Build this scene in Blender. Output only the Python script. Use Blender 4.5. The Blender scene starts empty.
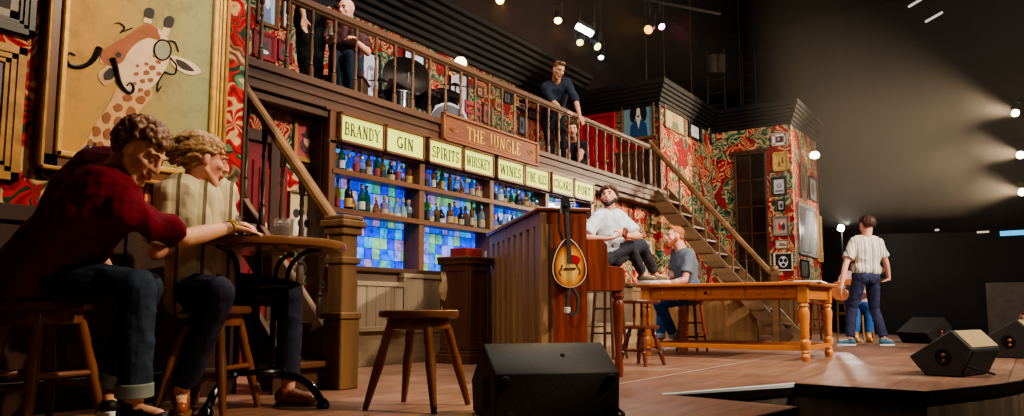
import bpy, bmesh, math, random
from mathutils import Vector, Matrix, noise
R = math.radians
V = Vector
rng = random.Random(7)
SC = bpy.context.scene
COL = SC.collection
# ---------------------------------------------------------------- camera frame (used to turn photo points into places)
F = 780.0; PITCH = R(6.2); CYP = 225.0; YAW = R(33.8)
ZUP = V((0, 0, 1))
FWD = V((math.cos(YAW), math.sin(YAW), 0)); RGT = V((math.sin(YAW), -math.cos(YAW), 0))
CAM = V((0, 0, 0.5))
def ray(px, py):
    x = (px - 512) / F; y = (CYP - py) / F
    return FWD * math.cos(PITCH) + ZUP * math.sin(PITCH) + RGT * x + (ZUP * math.cos(PITCH) - FWD * math.sin(PITCH)) * y
def pd(px, py, d):
    r = ray(px, py); return CAM + r * (d / r.dot(FWD))
def pz(px, py, z=0.0):
    r = ray(px, py); return CAM + r * ((z - CAM.z) / r.z)
def pY(px, py, Y):
    r = ray(px, py); return CAM + r * (Y / r.y)
def pX(px, py, X):
    r = ray(px, py); return CAM + r * (X / r.x)
def fl(px, d, z=0.0):
    """point at photo column px, forward depth d, height z"""
    p = pd(px, 300, d)
    for _ in range(4):
        # columns converge slightly; iterate on the row that gives z
        lo, hi = -400.0, 900.0
        for _ in range(40):
            m = (lo + hi) / 2
            if pd(px, m, d).z > z: lo = m
            else: hi = m
        p = pd(px, lo, d)
    p.z = z
    return p
# ---------------------------------------------------------------- objects
W = {}
def root_of(name, label, cat, loc=(0, 0, 0), rz=0.0, group=None):
    o = bpy.data.objects.new(name, None); COL.objects.link(o)
    o.empty_display_size = 0.1
    o.location = loc; o.rotation_euler = (0, 0, rz)
    W[o] = Matrix.Translation(V(loc)) @ Matrix.Rotation(rz, 4, 'Z')
    o['label'] = label; o['category'] = cat
    if group: o['group'] = group
    return o
def tag(o, label=None, cat=None, group=None, kind=None):
    if label: o['label'] = label
    if cat: o['category'] = cat
    if group: o['group'] = group
    if kind: o['kind'] = kind
    return o
def link_mesh(name, me, mats, parent=None, origin=None):
    """me is in world space"""
    if not isinstance(mats, (list, tuple)): mats = [mats]
    for m in mats: me.materials.append(m)
    o = bpy.data.objects.new(name, me); COL.objects.link(o)
    if parent is not None:
        me.transform(W[parent].inverted()); o.parent = parent; W[o] = W[parent]
    else:
        if origin is None:
            xs = [v.co for v in me.vertices]
            if xs:
                origin = V(((min(v.x for v in xs) + max(v.x for v in xs)) / 2, (min(v.y for v in xs) + max(v.y for v in xs)) / 2, min(v.z for v in xs)))
            else: origin = V((0, 0, 0))
        T = Matrix.Translation(V(origin)); me.transform(T.inverted()); o.location = origin; W[o] = T
    return o
def dup(root, loc, rz=0.0, label=None):
    def rec(o, parent):
        c = o.copy(); COL.objects.link(c); c.parent = parent
        for ch in list(o.children): rec(ch, c)
        return c
    r = rec(root, None); r.location = loc; r.rotation_euler = (0, 0, rz)
    if label: r['label'] = label
    return r
class MB:
    def __init__(self, xf=None):
        self.v = []; self.f = []; self.mi = []; self.xf = xf; self.m = 0
    def add(self, vs, fs):
        b = len(self.v)
        for p in vs:
            p = V(p)
            self.v.append(self.xf @ p if self.xf else p)
        for f in fs:
            self.f.append([b + i for i in f]); self.mi.append(self.m)
    def box(self, c, s, rz=0.0, rot=None):
        c = V(c); hx, hy, hz = s[0] / 2, s[1] / 2, s[2] / 2
        Rm = rot if rot is not None else Matrix.Rotation(rz, 3, 'Z')
        vs = [c + Rm @ V((x * hx, y * hy, z * hz)) for x in (-1, 1) for y in (-1, 1) for z in (-1, 1)]
        self.add(vs, [(0, 1, 3, 2), (4, 6, 7, 5), (0, 4, 5, 1), (2, 3, 7, 6), (0, 2, 6, 4), (1, 5, 7, 3)])
    def mm(self, a, b):
        self.box([(a[i] + b[i]) / 2 for i in range(3)], [abs(b[i] - a[i]) for i in range(3)])
    def bar(self, p0, p1, w, h, up=ZUP):
        p0, p1 = V(p0), V(p1); d = (p1 - p0); L = d.length; d.normalize()
        s = d.cross(V(up))
        if s.length < 1e-4: s = d.cross(V((1, 0, 0)))
        s.normalize(); u = s.cross(d)
        Rm = Matrix((d, s, u)).transposed()
        self.box((p0 + p1) / 2, (L, w, h), rot=Rm)
    def cone(self, p0, p1, r0, r1, n=12):
        self.tube([p0, p1], [r0, r1], n)
    def tube(self, pts, r, n=8, closed=False, flat=None):
        pts = [V(p) for p in pts]
        if not isinstance(r, (list, tuple)): r = [r] * len(pts)
        rings = []; prev = None
        N = len(pts)
        for i, p in enumerate(pts):
            if closed: t = pts[(i + 1) % N] - pts[i - 1]
            else: t = pts[min(i + 1, N - 1)] - pts[max(i - 1, 0)]
            t.normalize()
            if prev is None:
                a = ZUP if abs(t.z) < 0.9 else V((1, 0, 0))
                s = t.cross(a).normalized()
            else:
                s = prev - t * prev.dot(t)
                s = s.normalized() if s.length > 1e-6 else t.cross(V((1, 0, 0))).normalized()
            prev = s; u = t.cross(s)
            rings.append([p + (s * math.cos(2 * math.pi * k / n) + u * math.sin(2 * math.pi * k / n)) * r[i] for k in range(n)])
        vs = [q for g in rings for q in g]; fs = []
        M = N if closed else N - 1
        for i in range(M):
            j = (i + 1) % N
            for k in range(n):
                fs.append((i * n + k, i * n + (k + 1) % n, j * n + (k + 1) % n, j * n + k))
        if not closed:
            fs.append(tuple(range(n - 1, -1, -1))); fs.append(tuple((N - 1) * n + k for k in range(n)))
        self.add(vs, fs)
    def lathe(self, prof, o, n=16, ax=ZUP, ref=None):
        """prof: list of (r, h) along axis"""
        o = V(o); ax = V(ax).normalized()
        s = (V(ref) if ref else (V((1, 0, 0)) if abs(ax.x) < 0.9 else V((0, 1, 0))))
        s = (s - ax * s.dot(ax)).normalized(); u = ax.cross(s)
        vs = []; fs = []
        for (r, h) in prof:
            r = max(r, 1e-4)
            for k in range(n):
                a = 2 * math.pi * k / n
                vs.append(o + ax * h + (s * math.cos(a) + u * math.sin(a)) * r)
        for i in range(len(prof) - 1):
            for k in range(n):
                fs.append((i * n + k, i * n + (k + 1) % n, (i + 1) * n + (k + 1) % n, (i + 1) * n + k))
        fs.append(tuple(range(n - 1, -1, -1))); fs.append(tuple((len(prof) - 1) * n + k for k in range(n)))
        self.add(vs, fs)
    def ell(self, c, r, rot=None, n=12, m=8):
        c = V(c); r = V(r) if not isinstance(r, (int, float)) else V((r, r, r))
        vs = [V((0, 0, -1))]; fs = []
        for i in range(1, m):
            ph = -math.pi / 2 + math.pi * i / m
            for k in range(n):
                a = 2 * math.pi * k / n
                vs.append(V((math.cos(ph) * math.cos(a), math.cos(ph) * math.sin(a), math.sin(ph))))
        vs.append(V((0, 0, 1)))
        for k in range(n): fs.append((0, 1 + (k + 1) % n, 1 + k))
        for i in range(m - 2):
            for k in range(n):
                a = 1 + i * n; b = a + n
                fs.append((a + k, a + (k + 1) % n, b + (k + 1) % n, b + k))
        L = len(vs) - 1; a = 1 + (m - 2) * n
        for k in range(n): fs.append((a + k, a + (k + 1) % n, L))
        out = []
        for p in vs:
            q = V((p.x * r.x, p.y * r.y, p.z * r.z))
            if rot is not None: q = rot @ q
            out.append(c + q)
        self.add(out, fs)
    def cap(self, a, b, ra, rb, n=12):
        a, b = V(a), V(b)
        self.ell(a, ra, n=n, m=8); self.ell(b, rb, n=n, m=8)
        if (b - a).length > 1e-5: self.tube([a, b], [ra, rb], n)
    def prism(self, poly, ext):
        poly = [V(p) for p in poly]; ext = V(ext); n = len(poly)
        vs = poly + [p + ext for p in poly]
        fs = [tuple(range(n - 1, -1, -1)), tuple(range(n, 2 * n))]
        for i in range(n):
            j = (i + 1) % n; fs.append((i, j, n + j, n + i))
        self.add(vs, fs)
    def face(self, poly):
        self.add(poly, [tuple(range(len(poly)))])
    def mesh(self, name, bevel=0.0, smooth=True, ang=35, seg=1):
        bm = bmesh.new()
        vs = [bm.verts.new(p) for p in self.v]
        for f, m in zip(self.f, self.mi):
            try:
                ff = bm.faces.new([vs[i] for i in f]); ff.material_index = m
            except ValueError: pass
        bmesh.ops.recalc_face_normals(bm, faces=bm.faces)
        if bevel > 0:
            ed = [e for e in bm.edges if len(e.link_faces) == 2 and e.calc_face_angle(0) > R(30)]
            bmesh.ops.bevel(bm, geom=ed, offset=bevel, segments=seg, affect='EDGES', profile=0.5, clamp_overlap=True)
        me = bpy.data.meshes.new(name); bm.to_mesh(me); bm.free()
        if smooth and len(me.polygons):
            me.polygons.foreach_set('use_smooth', [True] * len(me.polygons))
            me.set_sharp_from_angle(angle=R(ang))
        return me
    def build(self, name, mats, parent=None, bevel=0.0, smooth=True, ang=35, seg=1, origin=None):
        return link_mesh(name, self.mesh(name, bevel, smooth, ang, seg), mats, parent, origin)
def struct(name, mb, m, bevel=0.0, smooth=False, label=None):
    o = mb.build(name, m, None, bevel, smooth); o['kind'] = 'structure'
    if label: o['label'] = label
    return o
# ---------------------------------------------------------------- materials
def nodes_of(name):
    m = bpy.data.materials.new(name); m.use_nodes = True
    nt = m.node_tree; nt.nodes.clear()
    out = nt.nodes.new('ShaderNodeOutputMaterial'); b = nt.nodes.new('ShaderNodeBsdfPrincipled')
    nt.links.new(b.outputs[0], out.inputs[0])
    return m, nt, b, out
def N(nt, t, **kw):
    n = nt.nodes.new(t)
    for k, v in kw.items():
        if k.startswith('i_'):
            key = k[2:]
            n.inputs[int(key) if key.isdigit() else key.replace('_', ' ')].default_value = v
        else: setattr(n, k, v)
    return n
def ramp(nt, stops, interp='LINEAR'):
    n = nt.nodes.new('ShaderNodeValToRGB'); cr = n.color_ramp; cr.interpolation = interp
    while len(cr.elements) < len(stops): cr.elements.new(0.5)
    for e, (p, c) in zip(cr.elements, stops):
        e.position = p; e.color = (c[0], c[1], c[2], 1)
    return n
def s2l(r, g, b):
    f = lambda c: (c / 255 / 12.92) if c / 255 <= 0.04045 else ((c / 255 + 0.055) / 1.055) ** 2.4
    return (f(r), f(g), f(b))
def mat(name, c, rough=0.6, metal=0.0, var=0.25, scale=8.0, stretch=(1, 1, 1), bump=0.0, c2=None, spec=0.4, coat=0.0, detail=4, trans=0.0, emit=None, estr=0.0, ior=1.45):
    """noise-varied principled material"""
    m, nt, b, out = nodes_of(name)
    c2 = c2 or tuple(x * (1 - var) for x in c); c1 = tuple(min(1, x * (1 + var * 0.6)) for x in c)
    tc = N(nt, 'ShaderNodeTexCoord'); mp = N(nt, 'ShaderNodeMapping'); mp.inputs['Scale'].default_value = stretch
    nz = N(nt, 'ShaderNodeTexNoise', i_Scale=scale, i_Detail=detail)
    rp = ramp(nt, [(0.3, c2), (0.7, c1)])
    L = nt.links.new
    L(tc.outputs['Object'], mp.inputs['Vector']); L(mp.outputs[0], nz.inputs['Vector']); L(nz.outputs['Fac'], rp.inputs[0]); L(rp.outputs[0], b.inputs['Base Color'])
    b.inputs['Roughness'].default_value = rough; b.inputs['Metallic'].default_value = metal
    b.inputs['Specular IOR Level'].default_value = spec; b.inputs['Coat Weight'].default_value = coat
    b.inputs['IOR'].default_value = ior
    if trans: b.inputs['Transmission Weight'].default_value = trans
    if emit:
        b.inputs['Emission Color'].default_value = (*emit, 1); b.inputs['Emission Strength'].default_value = estr
    if bump:
        bp = N(nt, 'ShaderNodeBump', i_Strength=bump, i_Distance=0.01)
        L(nz.outputs['Fac'], bp.inputs['Height']); L(bp.outputs[0], b.inputs['Normal'])
    return m
def wood(name, c, axis='x', rough=0.4, var=0.4, coat=0.0, scale=6.0, spec=0.4, bump=0.15):
    st = {'x': (0.12, 1.6, 1.6), 'y': (1.6, 0.12, 1.6), 'z': (1.6, 1.6, 0.12)}[axis]
    return mat(name, c, rough, 0, var, scale, st, bump, None, spec, coat, 6)
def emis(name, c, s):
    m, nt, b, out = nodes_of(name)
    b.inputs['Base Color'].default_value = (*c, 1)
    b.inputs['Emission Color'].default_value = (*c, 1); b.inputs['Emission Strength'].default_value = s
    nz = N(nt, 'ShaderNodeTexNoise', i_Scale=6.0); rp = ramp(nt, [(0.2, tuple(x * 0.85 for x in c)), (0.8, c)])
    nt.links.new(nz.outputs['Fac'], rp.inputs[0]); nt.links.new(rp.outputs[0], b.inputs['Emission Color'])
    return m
# ================================================================ materials
def wallpaper(name, scale, seed, dim=1.0, greens=.46):
    m, nt, b, out = nodes_of(name); L = nt.links.new
    tc = N(nt, 'ShaderNodeTexCoord'); sx = N(nt, 'ShaderNodeSeparateXYZ'); L(tc.outputs['Object'], sx.inputs[0])
    ad = N(nt, 'ShaderNodeMath', operation='ADD'); L(sx.outputs[0], ad.inputs[0]); L(sx.outputs[1], ad.inputs[1])
    cb = N(nt, 'ShaderNodeCombineXYZ'); L(ad.outputs[0], cb.inputs[0]); L(sx.outputs[2], cb.inputs[1])
    of = N(nt, 'ShaderNodeVectorMath', operation='ADD'); of.inputs[1].default_value = (seed, seed * 1.7, 0); L(cb.outputs[0], of.inputs[0])
    # wobble
    nz = N(nt, 'ShaderNodeTexNoise', i_Scale=scale * 1.8, i_Detail=2.0); L(of.outputs[0], nz.inputs['Vector'])
    sb = N(nt, 'ShaderNodeVectorMath', operation='SUBTRACT'); sb.inputs[1].default_value = (.5, .5, .5); L(nz.outputs['Color'], sb.inputs[0])
    sc_ = N(nt, 'ShaderNodeVectorMath', operation='SCALE'); sc_.inputs['Scale'].default_value = 1.0 / scale; L(sb.outputs[0], sc_.inputs[0])
    co = N(nt, 'ShaderNodeVectorMath', operation='ADD'); L(of.outputs[0], co.inputs[0]); L(sc_.outputs[0], co.inputs[1])
    def bursts(sc, off):
        o2 = N(nt, 'ShaderNodeVectorMath', operation='ADD'); o2.inputs[1].default_value = (off, off * 2.3, 0); L(co.outputs[0], o2.inputs[0])
        vo = N(nt, 'ShaderNodeTexVoronoi', voronoi_dimensions='2D', i_Scale=sc, i_Randomness=0.75); L(o2.outputs[0], vo.inputs['Vector'])
        dl = N(nt, 'ShaderNodeVectorMath', operation='SUBTRACT'); L(o2.outputs[0], dl.inputs[0]); L(vo.outputs['Position'], dl.inputs[1])
        s2 = N(nt, 'ShaderNodeSeparateXYZ'); L(dl.outputs[0], s2.inputs[0])
        an = N(nt, 'ShaderNodeMath', operation='ARCTAN2'); L(s2.outputs[1], an.inputs[0]); L(s2.outputs[0], an.inputs[1])
        return vo, an
    def stripe(vo, an, k, sw, sc):
        a = N(nt, 'ShaderNodeMath', operation='MULTIPLY'); a.inputs[1].default_value = k; L(an.outputs[0], a.inputs[0])
        d = N(nt, 'ShaderNodeMath', operation='MULTIPLY_ADD'); d.inputs[1].default_value = sw; L(vo.outputs['Distance'], d.inputs[0]); L(a.outputs[0], d.inputs[2])
        s = N(nt, 'ShaderNodeMath', operation='SINE'); L(d.outputs[0], s.inputs[0])
        h = N(nt, 'ShaderNodeMath', operation='MULTIPLY_ADD'); h.inputs[1].default_value = .5; h.inputs[2].default_value = .5; L(s.outputs[0], h.inputs[0])
        return h
    D = lambda c: tuple(x * dim for x in c)
    red, dred, cream, green, dgreen, pink = map(D, (s2l(196, 34, 34), s2l(128, 16, 20), s2l(208, 176, 122), s2l(92, 132, 100), s2l(30, 58, 42), s2l(214, 104, 84)))
    v1, a1 = bursts(scale, 0.0); v2, a2 = bursts(scale * 1.9, 5.3)
    st1 = stripe(v1, a1, 9, 21.0, scale); st2 = stripe(v2, a2, 5, -9.0, scale)
    frond = ramp(nt, [(0.0, dred), (0.2, red), (0.50, red), (0.62, pink), (0.75, cream), (0.95, cream)]); L(st1.outputs[0], frond.inputs[0])
    leaf = ramp(nt, [(0.0, dgreen), (0.4, green), (0.75, green), (0.9, cream)]); L(st2.outputs[0], leaf.inputs[0])
    # ground: dark red and green leaf cells; lobed fronds lie over it
    sc2 = N(nt, 'ShaderNodeSeparateColor'); L(v2.outputs['Color'], sc2.inputs[0])
    g1 = ramp(nt, [(greens, (0, 0, 0)), (greens + .03, (1, 1, 1))]); L(sc2.outputs[0], g1.inputs[0])
    gnd = ramp(nt, [(0.0, dred), (0.5, red), (0.75, red), (0.95, dgreen)]); L(st2.outputs[0], gnd.inputs[0])
    base = N(nt, 'ShaderNodeMix', data_type='RGBA'); L(g1.outputs[0], base.inputs[0]); L(gnd.outputs[0], base.inputs[6]); L(leaf.outputs[0], base.inputs[7])
    sc1 = N(nt, 'ShaderNodeSeparateColor'); L(v1.outputs['Color'], sc1.inputs[0])
    fr2 = ramp(nt, [(0.0, dgreen), (0.35, green), (0.6, green), (0.8, pink), (0.95, cream)]); L(st1.outputs[0], fr2.inputs[0])
    c1 = ramp(nt, [(0.74, (0, 0, 0)), (0.76, (1, 1, 1))]); L(sc1.outputs[1], c1.inputs[0])
    fx = N(nt, 'ShaderNodeMix', data_type='RGBA'); L(c1.outputs[0], fx.inputs[0]); L(frond.outputs[0], fx.inputs[6]); L(fr2.outputs[0], fx.inputs[7])
    lob = stripe(v1, a1, 4, 3.0, scale)
    th = N(nt, 'ShaderNodeMath', operation='MULTIPLY_ADD'); th.inputs[1].default_value = .38; th.inputs[2].default_value = .24; L(lob.outputs[0], th.inputs[0])
    df = N(nt, 'ShaderNodeMath', operation='SUBTRACT'); L(th.outputs[0], df.inputs[0]); L(v1.outputs['Distance'], df.inputs[1])
    e1 = ramp(nt, [(0.0, (0, 0, 0)), (0.04, (1, 1, 1))]); L(df.outputs[0], e1.inputs[0])
    m2 = N(nt, 'ShaderNodeMix', data_type='RGBA'); L(e1.outputs[0], m2.inputs[0]); L(base.outputs[2], m2.inputs[6]); L(fx.outputs[2], m2.inputs[7])
    nd = N(nt, 'ShaderNodeTexNoise', i_Scale=scale * 9, i_Detail=3.0); L(of.outputs[0], nd.inputs['Vector'])
    nr = ramp(nt, [(0.35, (0.72, 0.72, 0.72)), (0.7, (1, 1, 1))]); L(nd.outputs['Fac'], nr.inputs[0])
    mx = N(nt, 'ShaderNodeMix', data_type='RGBA', blend_type='MULTIPLY'); mx.inputs[0].default_value = 1; L(m2.outputs[2], mx.inputs[6]); L(nr.outputs[0], mx.inputs[7])
    L(mx.outputs[2], b.inputs['Base Color']); b.inputs['Roughness'].default_value = 0.75; b.inputs['Specular IOR Level'].default_value = 0.2
    return m
def tile_glass(name, strength):
    """backlit stained-glass squares"""
    m, nt, b, out = nodes_of(name); L = nt.links.new
    tc = N(nt, 'ShaderNodeTexCoord'); sx = N(nt, 'ShaderNodeSeparateXYZ'); L(tc.outputs['Object'], sx.inputs[0])
    cb = N(nt, 'ShaderNodeCombineXYZ'); L(sx.outputs[0], cb.inputs[0]); L(sx.outputs[2], cb.inputs[1])
    s = N(nt, 'ShaderNodeVectorMath', operation='SCALE'); s.inputs['Scale'].default_value = 1 / 0.112; L(cb.outputs[0], s.inputs[0])
    fl_ = N(nt, 'ShaderNodeVectorMath', operation='FLOOR'); L(s.outputs[0], fl_.inputs[0])
    fr = N(nt, 'ShaderNodeVectorMath', operation='FRACTION'); L(s.outputs[0], fr.inputs[0])
    wn = N(nt, 'ShaderNodeTexWhiteNoise', noise_dimensions='2D'); L(fl_.outputs[0], wn.inputs['Vector'])
    cols = [s2l(8, 30, 215), s2l(16, 70, 228), s2l(14, 105, 215), s2l(60, 140, 232), s2l(34, 100, 230), s2l(70, 150, 130), s2l(10, 36, 220), s2l(110, 160, 120), s2l(116, 120, 205), s2l(30, 150, 205), s2l(10, 56, 222), s2l(140, 112, 170), s2l(24, 80, 228)]
    rp = ramp(nt, [(i / len(cols), c) for i, c in enumerate(cols)], 'CONSTANT'); L(wn.outputs['Value'], rp.inputs[0])
    nz = N(nt, 'ShaderNodeTexNoise', i_Scale=9.0, i_Detail=3.0, i_Distortion=1.5); L(tc.outputs['Object'], nz.inputs['Vector'])
    nr = ramp(nt, [(0.3, (.35, .35, .4)), (0.75, (1.15, 1.15, 1.15))]); L(nz.outputs['Fac'], nr.inputs[0])
    mx = N(nt, 'ShaderNodeMix', data_type='RGBA', blend_type='MULTIPLY'); mx.inputs[0].default_value = 1; L(rp.outputs[0], mx.inputs[6]); L(nr.outputs[0], mx.inputs[7])
    # lead lines
    s3 = N(nt, 'ShaderNodeSeparateXYZ'); L(fr.outputs[0], s3.inputs[0])
    def edge(o):
        a = N(nt, 'ShaderNodeMath', operation='SUBTRACT'); a.inputs[1].default_value = .5; L(o, a.inputs[0])
        c = N(nt, 'ShaderNodeMath', operation='ABSOLUTE'); L(a.outputs[0], c.inputs[0])
        g = N(nt, 'ShaderNodeMath', operation='LESS_THAN'); g.inputs[1].default_value = .465; L(c.outputs[0], g.inputs[0]); return g
    g1, g2 = edge(s3.outputs[0]), edge(s3.outputs[1])
    g = N(nt, 'ShaderNodeMath', operation='MULTIPLY'); L(g1.outputs[0], g.inputs[0]); L(g2.outputs[0], g.inputs[1])
    gs = N(nt, 'ShaderNodeMath', operation='MULTIPLY_ADD'); gs.inputs[1].default_value = strength * .9; gs.inputs[2].default_value = strength * .1; L(g.outputs[0], gs.inputs[0])
    L(mx.outputs[2], b.inputs['Base Color']); L(mx.outputs[2], b.inputs['Emission Color']); L(gs.outputs[0], b.inputs['Emission Strength'])
    b.inputs['Roughness'].default_value = .2
    return m
def floor_mat():
    m, nt, b, out = nodes_of('stage_floor_boards'); L = nt.links.new
    tc = N(nt, 'ShaderNodeTexCoord')
    mp = N(nt, 'ShaderNodeMapping'); mp.inputs['Rotation'].default_value = (0, 0, 0); L(tc.outputs['Object'], mp.inputs['Vector'])
    br = N(nt, 'ShaderNodeTexBrick', i_Scale=1.0); br.inputs['Brick Width'].default_value = 2.4; br.inputs['Row Height'].default_value = 0.62
    br.inputs['Mortar Size'].default_value = 0.006; br.inputs['Color1'].default_value = (*s2l(150, 112, 90), 1); br.inputs['Color2'].default_value = (*s2l(136, 100, 80), 1); br.inputs['Mortar'].default_value = (*s2l(96, 68, 54), 1)
    L(mp.outputs[0], br.inputs['Vector'])
    m2 = N(nt, 'ShaderNodeMapping'); m2.inputs['Scale'].default_value = (0.5, 6, 1); L(tc.outputs['Object'], m2.inputs['Vector'])
    nz = N(nt, 'ShaderNodeTexNoise', i_Scale=3.0, i_Detail=6.0); L(m2.outputs[0], nz.inputs['Vector'])
    nr = ramp(nt, [(0.3, (0.7, 0.68, 0.66)), (0.7, (1.15, 1.1, 1.08))]); L(nz.outputs['Fac'], nr.inputs[0])
    mx = N(nt, 'ShaderNodeMix', data_type='RGBA', blend_type='MULTIPLY'); mx.inputs[0].default_value = 1; L(br.outputs['Color'], mx.inputs[6]); L(nr.outputs[0], mx.inputs[7])
    # scuffs
    n3 = N(nt, 'ShaderNodeTexNoise', i_Scale=1.7, i_Detail=8.0); L(tc.outputs['Object'], n3.inputs['Vector'])
    r3 = ramp(nt, [(0.55, (0, 0, 0)), (0.8, (0.22, 0.20, 0.18))]); L(n3.outputs['Fac'], r3.inputs[0])
    ad = N(nt, 'ShaderNodeMix', data_type='RGBA', blend_type='ADD'); ad.inputs[0].default_value = .5; L(mx.outputs[2], ad.inputs[6]); L(r3.outputs[0], ad.inputs[7])
    L(ad.outputs[2], b.inputs['Base Color'])
    rr = ramp(nt, [(0.3, (.28, .28, .28)), (0.8, (.55, .55, .55))]); L(n3.outputs['Fac'], rr.inputs[0]); L(rr.outputs[0], b.inputs['Roughness'])
    b.inputs['Specular IOR Level'].default_value = .45
    return m
WP_L = wallpaper('jungle_wallpaper_large', 2.3, 3.0, 1.0, .6)
WP_B = wallpaper('jungle_wallpaper_bar', 2.6, 11.0)
WP_R = wallpaper('jungle_wallpaper_stairs', 1.75, 21.0)
FLOOR = floor_mat()
DKWOOD = wood('dark_stage_wood_x', s2l(78, 52, 34), 'x', .45)
DKWOODZ = wood('dark_stage_wood_z', s2l(76, 50, 33), 'z', .45)
DKWOODY = wood('dark_stage_wood_y', s2l(78, 52, 34), 'y', .45)
BEAM = wood('fascia_wood', s2l(86, 58, 40), 'x', .5)
RAILW = wood('stair_rail_wood', s2l(128, 92, 56), 'y', .4)
STRW = wood('stringer_wood', s2l(112, 84, 58), 'y', .5)
NEWELW = wood('newel_wood', s2l(112, 82, 52), 'z', .42)
BLACK = mat('matt_black', s2l(16, 14, 14), .8, var=.3)
BLKMETAL = mat('black_iron', s2l(18, 17, 17), .3, .6, var=.3)
DRAPE = mat('dark_drape', s2l(48, 42, 38), .95, var=.25, scale=1.2, stretch=(2.0, 2.0, .15))
SOFFIT = wood('soffit_dark_wood', s2l(22, 15, 15), 'x', .6)
WAINS = wood('wainscot_wood', s2l(120, 88, 58), 'z', .5)
PANELW = wood('grey_panel_wood', s2l(146, 124, 96), 'z', .6, var=.35)
REDDOOR = mat('red_door_paint', s2l(190, 26, 30), .45, var=.2)
REDDARK = mat('red_door_paint_dark', s2l(120, 24, 24), .5, var=.2)
BRASS = mat('brass', s2l(190, 150, 80), .3, .9, var=.2)
CREAM = mat('cream_paint', s2l(220, 210, 185), .6, var=.1)
WHITE = mat('white_paint', s2l(235, 232, 226), .5, var=.06)
# ================================================================ the setting
YW = 4.05; XW = 3.03     # giraffe wall plane, its free edge
YB = 5.6                 # bar wall
ZB = 2.55                # balcony floor
XA, YA, XC = 13.0, 5.5, 15.8
YD = 3.88
# stage floor
A_ = pz(661, 394); B_ = pz(793, 383); C_ = pz(926, 391); D_ = pz(1024, 373); E_ = pz(795, 406.5)
poly = [(2.6, 1.3, 0), (E_.x, E_.y, 0), (A_.x, A_.y, 0), (B_.x, B_.y, 0), (C_.x, C_.y, 0)]
for k in range(1, 7):
    t = k / 6; q = C_.lerp(D_, t); q.y -= 0.22 * math.sin(math.pi * t); q.x += 0.18 * math.sin(math.pi * t); poly.append((q.x, q.y, 0))
poly += [(10.5, .1, 0), (12.6, .45, 0), (14.2, 1.0, 0), (16.6, 1.6, 0), (18.5, 3.8, 0), (18.5, 9, 0), (-3, 9, 0), (-3, 1.0, 0), (1.2, .9, 0)]
mb = MB(); mb.face(poly)
struct('floor', mb, FLOOR)
# stage riser below the edge (walls down to the auditorium)
mb = MB()
for p, q in zip(poly, poly[1:] + poly[:1]):
    mb.face([(p[0], p[1], -.075), (q[0], q[1], -.075), (q[0], q[1], -1.0), (p[0], p[1], -1.0)])
struct('wall_front', mb, wood('stage_front_board', s2l(104, 84, 64), 'z', .7))
mb = MB()
for p, q in zip(poly, poly[1:] + poly[:1]):
    pv, qv = V(p), V(q); d = (qv - pv).normalized(); nrm = V((d.y, -d.x, 0)) * .02
    mb.prism([pv + V((0, 0, -.001)), qv + V((0, 0, -.001)), qv + V((0, 0, -.075)), pv + V((0, 0, -.075))], nrm)
struct('trim_1', mb, mat('stage_nosing', s2l(34, 24, 20), .35, var=.3))
# white edge strip along the notch
mb = MB(); d = (B_ - A_).normalized(); nn = V((d.y, -d.x, 0)) * .022
nn = nn if nn.y < 0 else -nn
mb.prism([A_ + d * .0 + V((0, 0, .003)), B_ + V((0, 0, .003)), B_ + V((0, 0, -.03)), A_ + V((0, 0, -.012))], nn * 1.0)
struct('trim_2', mb, mat('white_edge_strip', s2l(225, 222, 210), .4, var=.06), .004)
mb = MB(); mb.face([(-30, -30, -1), (40, -30, -1), (40, 30, -1), (-30, 30, -1)])
struct('ground', mb, mat('auditorium_floor', s2l(30, 26, 24), .9))
# painted line on the boards
mb = MB(); p0, p1 = pz(606, 387), pz(806, 351.5); p2, p3 = pz(800, 362), pz(902, 372)
for a, b2, w in ((p0, p1, .02),):
    d = (b2 - a).normalized(); s = V((d.y, -d.x, 0)) * w / 2; u = V((0, 0, .004))
    mb.face([a - s + u, b2 - s + u, b2 + s + u, a + s + u])
o = mb.build('floor_marking_line', mat('worn_line_paint', s2l(190, 165, 140), .7, var=.3, scale=20)); o['kind'] = 'structure'
# giraffe wall
mb = MB(); mb.mm((-3, YW, -.02), (XW, YW + .06, 4.6)); struct('wall_left', mb, WP_L)
mb = MB(); mb.mm((XW, YW - .01, -.02), (XW + .018, YW + .07, 4.6)); struct('trim_3', mb, DKWOODZ)
mb = MB(); mb.mm((-3, YW - .025, 0), (XW - .005, YW - .0, .95)); mb.mm((-3, YW - .05, .92), (XW - .005, YW, 1.0)); mb.mm((-3, YW - .04, 0), (XW - .005, YW, .16))
for k in range(7): mb.mm((-2.8 + k * .85, YW - .04, .2), (-2.72 + k * .85, YW - .02, .92))
struct('baseboard_left', mb, wood('left_wainscot', s2l(58, 32, 20), 'z', .5), .004)
# bar wall
mb = MB(); mb.mm((2.0, YB + .02, 0), (XA, YB + .12, 2.3)); struct('wall_back', mb, WP_B)
# balcony floor slab, fascia
mb = MB(); mb.mm((2.2, 5.42, 2.29), (XA - .0, 7.4, ZB)); struct('floor_balcony', mb, DKWOOD)
mb = MB(); mb.mm((2.2, 5.36, 2.36), (13.0, 5.46, 2.57)); mb.mm((2.2, 5.33, 2.53), (13.0, 5.47, 2.60)); mb.mm((2.2, 5.38, 2.28), (13.0, 5.45, 2.34)); mb.mm((2.2, 5.345, 2.44), (13.0, 5.44, 2.47))
struct('trim_4', mb, BEAM, .006)
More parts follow.
